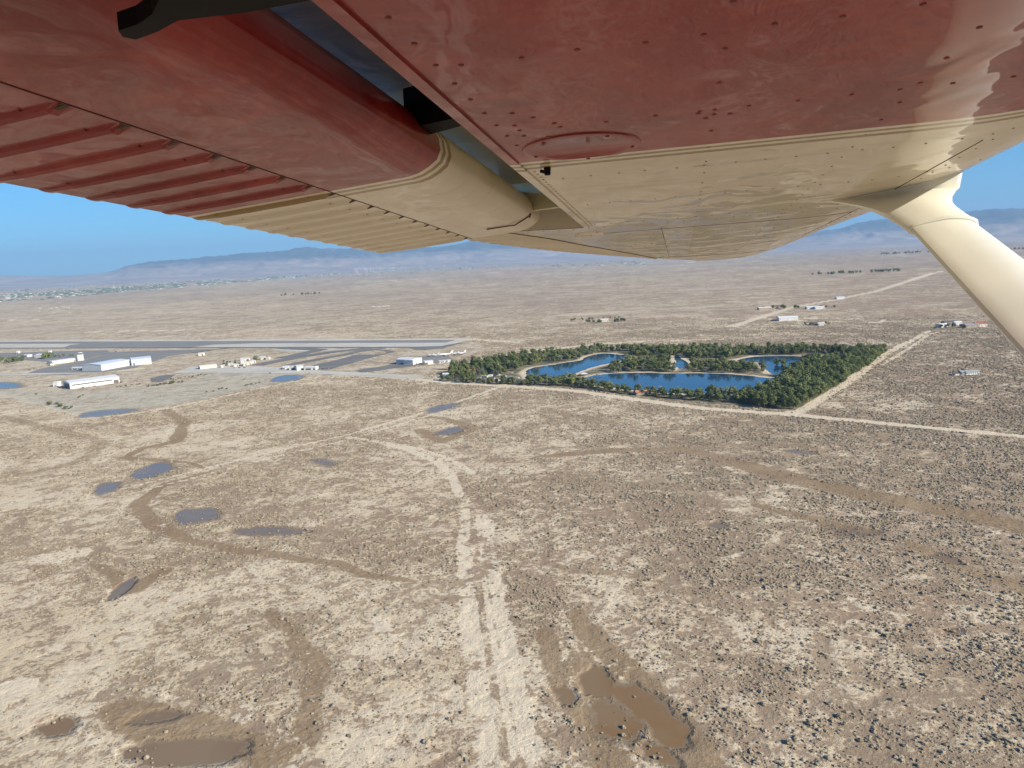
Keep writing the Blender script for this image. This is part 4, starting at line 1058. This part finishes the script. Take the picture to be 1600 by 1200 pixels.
def trailer(px, L, lb, wallm, rz):
    g = G(*px); e = empty('camping_trailer', (g[0], g[1], 0), rz)
    m = MB(); m.loft([[(x, y*1.25, z) for y, z in ((-1, .6), (1, .6), (1, 3.0), (.85, 3.3), (-.85, 3.3), (-1, 3.0))] for x in (-L/2, L/2)]); m.build('body', wallm, e)
    m = MB(); m.box(-L*.38, L*.38, -1.3, 1.3, 1.7, 2.5); m.build('window_band', M_glass, e)
    for x in (-.25, .25):
        m = MB(); m.loft([[(L*x+.45*math.cos(i*.785), y, .45+.45*math.sin(i*.785)) for i in range(8)] for y in (-1.28, 1.28)]); m.build('wheel', M_black, e)
    tag(e, lb, 'trailer', 'trailers parked among the trees at the left end of the park')
tr = [(747,592),(757,590),(766,588.5),(776,587.5),(786,589),(797,590.5),(806,592),(770,594),(783,595),(795,596.5),(808,598),(822,598.5),(834,599.5)]
adj = ['white', 'pale', 'long white', 'short white', 'grey', 'bright', 'boxy white', 'dusty white', 'small pale', 'long pale', 'tall white', 'low white', 'last white']
for i, p_ in enumerate(tr): trailer(p_, rnd.uniform(8, 13), adj[i]+' camping trailer, number %d from the left in the park camp'.replace('number %d', ['first','second','third','fourth','fifth','sixth','seventh','eighth','ninth','tenth','eleventh','twelfth','last'][sorted(range(13), key=lambda k: tr[k][0]).index(i)]), M_wwall if i % 4 else M_croof, rnd.uniform(-.5, .5))
# vehicles
M_car = [simple('white_car_paint', (.75, .75, .74, 1), .3), simple('dark_car_paint', (.05, .05, .06, 1), .3), simple('red_car_paint', (.35, .05, .04, 1), .3), simple('silver_car_paint', (.4, .42, .44, 1), .3)]
def car(px, k, lb, rz):
    g = G(*px); e = empty('parked_car', (g[0], g[1], .16), rz)
    m = MB(); m.loft([[(x, y*.92, z) for y, z in ((-1, .35), (1, .35), (1, .95*t_), (.8, 1.02*t_), (-.8, 1.02*t_), (-1, .95*t_))] for x, t_ in ((-2.4, .9), (-2.2, 1), (2.0, .95), (2.4, .75))]); m.build('body', M_car[k], e)
    m = MB(); m.loft([[(x, -.8*k2, 1.0), (x, .8*k2, 1.0), (x, .62*k2, 1.0+.6*h_), (x, -.62*k2, 1.0+.6*h_)] for x, h_, k2 in ((-2.0, .15, 1), (-1.4, 1, 1), (.5, 1, 1), (1.3, .1, 1))]); m.build('window', M_glass, e)
    for x in (-1.5, 1.5):
        for y in (-.93, .75):
            m = MB(); m.loft([[(x+.36*math.cos(i*.785), y+d, .34+.36*math.sin(i*.785)) for i in range(8)] for d in (0, .2)]); m.build('wheel', M_black, e)
    tag(e, lb, 'car', 'cars parked around the airfield')
cp = [((189,597.8),1,'dark car parked at the right end of the long windowed hangar'),((196,596.8),0,'white car parked just right of the long windowed hangar'),((198,600.5),0,'white car on the dirt below the right end of the long hangar'),((130,606),2,'red car by the long front of the windowed hangar'),((140,605),0,'white car by the long front of the windowed hangar'),((148,603.6),2,'second red car by the long front of the windowed hangar'),
 ((181,549.8),1,'dark car crossing the wide apron'),((53,575.5),1,'dark car on the road below the terminal'),((46,578.5),1,'black car on the perimeter road at the far left'),((382,574.8),2,'red car in the compound yard'),((374,575),1,'dark car in the compound yard'),((366,575.4),3,'silver car in the compound yard'),((392,576),0,'white car in the compound yard'),((505,577),1,'dark car right of the small hangar row'),((512,576.5),3,'silver car right of the small hangar row'),((573,583),0,'white car on the pale ground by the road bend'),((422,583.5),1,'dark car alone on the airfield grass'),((800,583),0,'white car on the left beach parking'),((792,582),3,'silver car on the left beach parking'),((785,581),1,'dark car on the left beach parking')]
for p_, k, lb in cp: car(p_, k, lb, rnd.uniform(-.4, .4))
# airplanes on the apron
M_plane = simple('white_aircraft', (.80, .79, .76, 1), .3, var=.03)
def jet(px, L, rz, lb, high):
    g = G(*px); e = empty('parked_airplane', (g[0], g[1], .2), rz)
    m = MB(); R_ = L*.058; zc = R_*1.9
    m.loft([[(x*L, R_*k*math.cos(i*.524), zc+up*R_+R_*k*math.sin(i*.524)) for i in range(12)] for x, k, up in ((-.5, .12, .75), (-.36, .6, .35), (-.2, .95, .05), (.3, 1, 0), (.42, .75, -.1), (.5, .15, -.25))]); m.build('fuselage', M_plane, e)
    for sg in (-1, 1):
        m = MB(); zw = zc+(R_*.9 if high else -R_*.5)
        m.loft([[(x0*L, sg*y*L, zw+dz), (x0*L-.08*L*c_, sg*y*L, zw+dz+.25), (x0*L-.15*L*c_, sg*y*L, zw+dz), (x0*L-.08*L*c_, sg*y*L, zw+dz-.15)] for x0, y, c_, dz in ((.1, .03, 1, 0), (-.02 if not high else .07, .48, .4, .9))]); m.build('wing', M_plane, e)
        m = MB(); m.loft([[(x*L, sg*.2*L+R_*.45*k*math.cos(i*.785), zw-R_*.45+R_*.45*k*math.sin(i*.785)) for i in range(8)] for x, k in ((-.07, .4), (-.02, 1), (.1, 1), (.13, .6))]); m.build('engine', M_metal, e)
        m = MB(); m.loft([[(-.40*L, sg*y*L, zc+R_*(1.0)), (-.47*L, sg*y*L, zc+R_*1.0+.15), (-.50*L, sg*y*L, zc+R_)] for y in (.01, .17)]); m.build('tailplane', M_plane, e)
    m = MB(); m.loft([[(x0, -.12, z), (x1, -.12, z), (x1, .12, z), (x0, .12, z)] for x0, x1, z in ((-.50*L, -.34*L, zc+R_*.9), (-.54*L, -.46*L, zc+L*.24))]); m.build('fin', M_plane, e)
    for x, y in ((.36, 0), (-.02, .08), (-.02, -.08)):
        m = MB(); m.tube((x*L, y*L, 0), (x*L, y*L, zc-R_*.4), .5, .25, 8); m.build('landing_gear', M_black, e)
    m = MB(); m.loft([[(x*L, R_*k*math.cos(a), zc+R_*up+R_*k*math.sin(a)) for a in (.5, .9, 1.3, 1.84, 2.24, 2.64)] for x, k, up in ((.40, .86, -.08), (.45, .55, -.10))]); m.build('cockpit_glass', M_glass, e)
    tag(e, lb, 'airplane', 'white airplanes parked at the right end of the airfield')
jet((677,557), 26, 3.0, 'white airplane at the left of three parked behind the big pale hangar', True)
jet((696,556), 32, 3.3, 'white airplane with a tall tail in the middle of three parked near the park corner', False)
jet((717,554.5), 30, 3.15, 'white airplane at the right of three parked near the park corner', True)
# other trees and bushes
def clump(px, n, spread, kinds, sc_, lb, grp, nm='tree'):
    g = G(*px)
    for i in range(n):
        dx, dy = rnd.uniform(-1, 1), rnd.uniform(-1, 1); k_ = rnd.choice(kinds)
        l2 = lb if n < 3 else lb+', '+('left' if dx < -.33 else ('centre' if dx < .33 else 'right'))+(' rear' if dy > 0 else ' front')
        if len(l2.split()) > 16: l2 = lb+', '+('left' if dx < 0 else 'right')
        if len(l2.split()) > 16: l2 = lb
        make_tree(nm, (g[0]+dx*spread[0], g[1]+dy*spread[1]), k_, sc_*rnd.uniform(.75, 1.15), rnd.uniform(0, 6), l2, 'tree' if nm != 'bush' else 'bush', grp)
clump((8,566), 16, (38, 30), [0,1,3], .9, 'dark green tree in the clump at the left edge of the airfield', 'trees at the left edge of the airfield')
clump((27,564), 7, (22, 25), [0,3], .65, 'smaller tree between the left clump and the cream hall', 'small trees left of the cream hall')
clump((75,559.5), 6, (12, 22), [0,1], .95, 'round dark tree right of the cream airfield hall', 'round trees by the cream hall')
clump((97,557.5), 9, (26, 18), [3,0], .5, 'small tree in the row behind the terminal', 'small trees behind the terminal')
make_tree('broad_tree', G(400,564.5), 1, (1.0, 1.0, .85), 2, 'big round dark tree at the centre right of the tree dotted compound')
clump((368,566), 8, (34, 22), [5,3], .5, 'small grey green tree in the compound', 'small trees in the compound')
clump((356,570), 5, (16, 14), [5,3], .5, 'grey bushy tree right of the barracks', 'bushy trees right of the barracks')
clump((411,560.5), 3, (14, 10), [3], .5, 'small tree behind the right end of the compound', 'trees behind the right of the compound')
BM_ = [(229,604,4),(234,603.6,4),(240,603,5),(247,602,5),(256,601,6),(262,600,7),(269,599.5,8),(274,598.5,8),(285,597.3,7),(185,604.5,4),(192,603.6,3),(200,602.8,4),(207,602,3),(213,601.2,4),(266,593,4),(281,591.5,4),(290,590,4),(303,588,5),(296,589.5,4),(326,586,4),(318,586.3,4),
 (75,631,7),(82,632.5,8),(92,635.5,8),(104,638,7),(110,638.5,5),(122,621,4),(131,619,5),(62,616,4),(327,612.5,4),(347,608.6,4),(352,607.6,5),(383,602.3,4),(389,601.5,4),(394,600.8,4),(403,599.2,5),(387,592.3,3)]
for x, y, s_ in BM_:
    g = G(x, y)
    for k in range(2): make_tree('bush', (g[0]+rnd.uniform(-7, 7), g[1]+rnd.uniform(-5, 5)), rnd.choice([3,5,0]), (s_*.085, s_*.085, s_*.045), rnd.uniform(0, 6), 'dark flat bush on the airfield grass '+('near the lower left corner' if x < 133 else ('below the long hangar' if x < 220 else ('in the row right of the long hangar' if x < 310 else 'by the lower right edge'))), 'bush', 'bushes on the airfield grass')
clump((1477,511.2), 5, (22, 14), [0,3], .7, 'dark tree around the ranch houses near the strut', 'trees at the ranches near the strut')
clump((1519,511), 6, (26, 14), [0,3], .7, 'dark tree around the grey roofed ranch beside the strut', 'trees at the ranch beside the strut')
clump((1503,583), 1, (1, 1), [1], .55, 'single dark tree at the left of the lone mobile home', None)
clump((948,503.5), 13, (60, 26), [0,5,3], 1.0, 'tree in the right part of the lone desert tree row beyond the lakes', 'trees in the lone desert row, right part')
clump((930,499), 12, (85, 20), [5,3], .7, 'low tree in the left part of the lone desert tree row beyond the lakes', 'trees in the lone desert row, left part')
clump((1336,427), 34, (290, 70), [0,1,3], 1.5, 'tree in the distant dark clump above the long dirt road', 'trees in the distant desert clump')
clump((1216,483), 9, (60, 30), [0,3], .9, 'tree around the dark farmhouse by the long dirt road', 'trees around the dark farmhouse')
clump((1292,481), 4, (24, 20), [0,3], .9, 'tree behind the white farmhouses by the long dirt road', 'trees behind the white farmhouses')
clump((1275,508), 5, (34, 14), [0,3], .6, 'tree around the dark roofed house below the fenced lot', 'trees at the house below the fenced lot')
clump((1418,396), 30, (360, 160), [0,1,3], 2.2, 'tree in the far clump just left of the strut', 'trees in the far clump left of the strut')
clump((1570,391), 14, (260, 120), [0,1], 1.8, 'tree in the far clump just right of the strut', 'trees in the far clump right of the strut')
clump((470,461), 16, (140, 50), [0,3], 1.4, 'tree in the small distant clump below the town', 'trees in the small clump below the town')
# bank of wind turbines at the mountain foot
M_turb = simple('white_turbine', (.85, .85, .85, 1), .5, var=.02)
tb = None
for i in range(34):
    x = rnd.choice([rnd.uniform(520, 760), rnd.uniform(520, 660)]); d = rnd.uniform(19500, 24500)
    r_ = M3@ray(x, 400); k = d/math.hypot(r_[0], r_[1])
    if tb is None:
        tb = empty('wind_turbine', (0, 0, 0)); m = MB(); m.tube((0, 0, 0), (0, 0, 85), 2.0, 1.3, 6); m.build('tower', M_turb, tb)
        m = MB(); m.box(-2, 2, -6, 3, 84, 88); m.build('nacelle', M_turb, tb)
        for a in (0.5, 2.6, 4.7):
            m = MB(); m.loft([[(math.cos(a)*q-math.sin(a)*w_, -7, 86+math.sin(a)*q+math.cos(a)*w_), (math.cos(a)*q, -6.4, 86+math.sin(a)*q), (math.cos(a)*q+math.sin(a)*w_, -7, 86+math.sin(a)*q-math.cos(a)*w_)] for q, w_ in ((1, 1.6), (45, .4))]); m.build('blade', M_turb, tb)
        t_ = tb
    else: t_ = copy_tree(tb)
    t_.location = (r_[0]*k, r_[1]*k, 0)
    tag(t_, 'tiny white wind turbine at the mountain foot, '+('left' if x < 590 else ('centre' if x < 670 else 'right'))+' part, '+('nearer' if d < 22000 else 'farther')+' row', 'wind turbine', 'wind turbines below the mountains')

# far town: thousands of houses and trees that read as one band
def town():
    r_ = np.random.default_rng(5); vs = []; fs = []; mi = []
    band = [((-60,474),(560,425),900,5200),((560,427),(760,418),260,500),((1000,405),(1600,368),500,1100),((0,455),(160,446),300,300),((760,419),(1010,412),300,260)]
    for (a, b, sp, n) in band:
        A_ = np.array(G(*a)); B_ = np.array(G(*b))
        for i in range(n):
            t_ = r_.uniform(); xx = a[0]+(b[0]-a[0])*t_; yy = a[1]+(b[1]-a[1])*t_+abs(r_.normal(0, 1))*-2.6+r_.normal(0, 1.7)*(1-.5*t_)
            if fbm(np.array([[xx*1.0, yy*6.0]]), 22, 7, 3)[0] < .42: continue
            g = G(xx, yy)
            if g[1] > 27000 or g[1] < 0: continue
            k = 0 if r_.uniform() < .30 else (1 if r_.uniform() < .82 else 2)
            w_ = r_.uniform(8, 18) if k != 1 else r_.uniform(10, 34); d_ = w_*r_.uniform(.6, 1.2); h = r_.uniform(5, 9) if k != 1 else r_.uniform(7, 13)
            c_ = len(vs); 
            ins = .55 if k == 1 else .8
            vs += [(g[0]-w_, g[1]-d_, 0), (g[0]+w_, g[1]-d_, 0), (g[0]+w_, g[1]+d_, 0), (g[0]-w_, g[1]+d_, 0), (g[0]-w_*ins, g[1]-d_*ins, h), (g[0]+w_*ins, g[1]-d_*ins, h), (g[0]+w_*ins, g[1]+d_*ins, h), (g[0]-w_*ins, g[1]+d_*ins, h)]
            q = [(4,5,6,7),(0,1,5,4),(1,2,6,5),(2,3,7,6),(3,0,4,7)]; fs += [tuple(c_+j for j in f) for f in q]; mi += [k]*5
    o = mesh_obj('far_town', vs, fs, mats=[M_croof, M_leaf3, M_groof], fmat=mi)
    tag(o, 'distant town of houses and trees strung along the plain', 'town', kind='stuff')
town()

# ------------------------------------------------------------------ mountains
def mountains():
    PX = [-900,-300,0,60,130,170,200,235,300,370,430,475,520,600,700,745,800,870,950,1100,1250,1290,1340,1390,1440,1490,1520,1565,1600,1800,2400]
    PY = [478,444,431,433,430,426,417,411,407,399,393,390,392,392,383,377,377,383,386,377,368,361,350,342,340,335,332,327,326,322,310]
    na, nr = 620, 90
    az = np.linspace(-48, 48, na); az = np.radians(az); rr = np.linspace(21500, 47000, nr)
    A_, R_ = np.meshgrid(az, rr, indexing='ij'); P = np.stack([(R_*np.sin(A_)).ravel(), (R_*np.cos(A_)).ravel()], 1)
    # crest height by azimuth
    ca = []; ch = []
    for x, y in zip(PX, PY):
        r_ = M3@ray(x, y); a = math.atan2(r_[0], r_[1]); el = r_[2]/math.hypot(r_[0], r_[1]); ca.append(a); ch.append(el)
    el = np.interp(A_.ravel(), ca, ch); R = R_.ravel()
    crest = np.maximum(120, 200+el*36000)
    n1 = fbm(P, 5200, 3, 5); ridg = 1-np.abs(2*fbm(P, 2600, 13, 6)-1); ridg2 = 1-np.abs(2*fbm(P, 900, 23, 5)-1)
    t = np.clip((R-21800)/(36000-21800), 0, 1)
    prof = .02+.16*t+.82*np.clip((t-.28)/.72, 0, 1)**1.5
    zz = crest*prof*(.86+.16*n1)+(ridg-.75)*520*np.clip((t-.22)*2, 0, 1)*np.clip(crest/900, .15, 1)+(ridg2-.75)*170*np.clip((t-.18)*2, 0, 1)*np.clip(crest/900, .15, 1)
    back = np.clip((R-37000)/9000, 0, 1); zz = zz*(1-back*.6)
    foot = np.clip((R-21500)/1800, 0, 1); zz = zz*foot-(1-foot)*25
    V = np.column_stack([P, zz]); i, j = np.meshgrid(np.arange(na-1), np.arange(nr-1), indexing='ij')
    Q = np.stack([i*nr+j, (i+1)*nr+j, (i+1)*nr+j+1, i*nr+j+1], -1).reshape(-1, 4)[:, ::-1]
    me = bpy.data.meshes.new('mountains'); me.vertices.add(len(V)); me.vertices.foreach_set('co', V.astype(np.float32).ravel()); me.loops.add(Q.size); me.loops.foreach_set('vertex_index', Q.ravel().astype(np.int32))
    me.polygons.add(len(Q)); me.polygons.foreach_set('loop_start', (np.arange(len(Q))*4).astype(np.int32)); me.update(calc_edges=True)
    me.polygons.foreach_set('use_smooth', np.ones(len(Q), dtype=bool))
    m, t_, p = new_mat('mountain_slope'); geo = t_.add('ShaderNodeNewGeometry').outputs['Position']
    n = t_.noise(geo, 1/1600, 6, .65, .5); zc = t_.add('ShaderNodeSeparateXYZ', {0: geo}).outputs['Z']
    hv = t_.math('ADD', zc, t_.math('MULTIPLY', t_.math('SUBTRACT', n, .5), 900))
    lowc = t_.mix(t_.smooth(n, .4, .65), (.30, .235, .185, 1), (.40, .33, .27, 1))
    col = t_.mix(t_.smooth(hv, 350, 720), lowc, (.06, .068, .055, 1))
    col = t_.mix(t_.math('MULTIPLY', t_.smooth(n, .68, .74), t_.smooth(zc, 600, 900)), col, (.55, .52, .47, 1))
    t_.l.new(col, p.inputs['Base Color']); p.inputs['Roughness'].default_value = .95; me.materials.append(m)
    o = bpy.data.objects.new('mountains', me); C.objects.link(o); tag(o, kind='structure')
mountains()

# ------------------------------------------------------------------ haze
HAZE = 3.0e-5
mb = MB(); mb.box(-72000, 72000, -72000, 72000, -60, 2600); hz = mb.build('haze', [])
m = bpy.data.materials.new('thin_air_haze'); m.use_nodes = True; m.node_tree.nodes.clear()
pv = m.node_tree.nodes.new('ShaderNodeVolumePrincipled'); mo = m.node_tree.nodes.new('ShaderNodeOutputMaterial')
pv.inputs['Color'].default_value = (.36, .63, 1.0, 1); pv.inputs['Density'].default_value = HAZE; pv.inputs['Anisotropy'].default_value = 0.0
m.node_tree.links.new(pv.outputs[0], mo.inputs['Volume']); hz.data.materials.append(m); tag(hz, kind='stuff')
hz['label'] = 'thin blue desert air over the plain'; hz['category'] = 'haze'
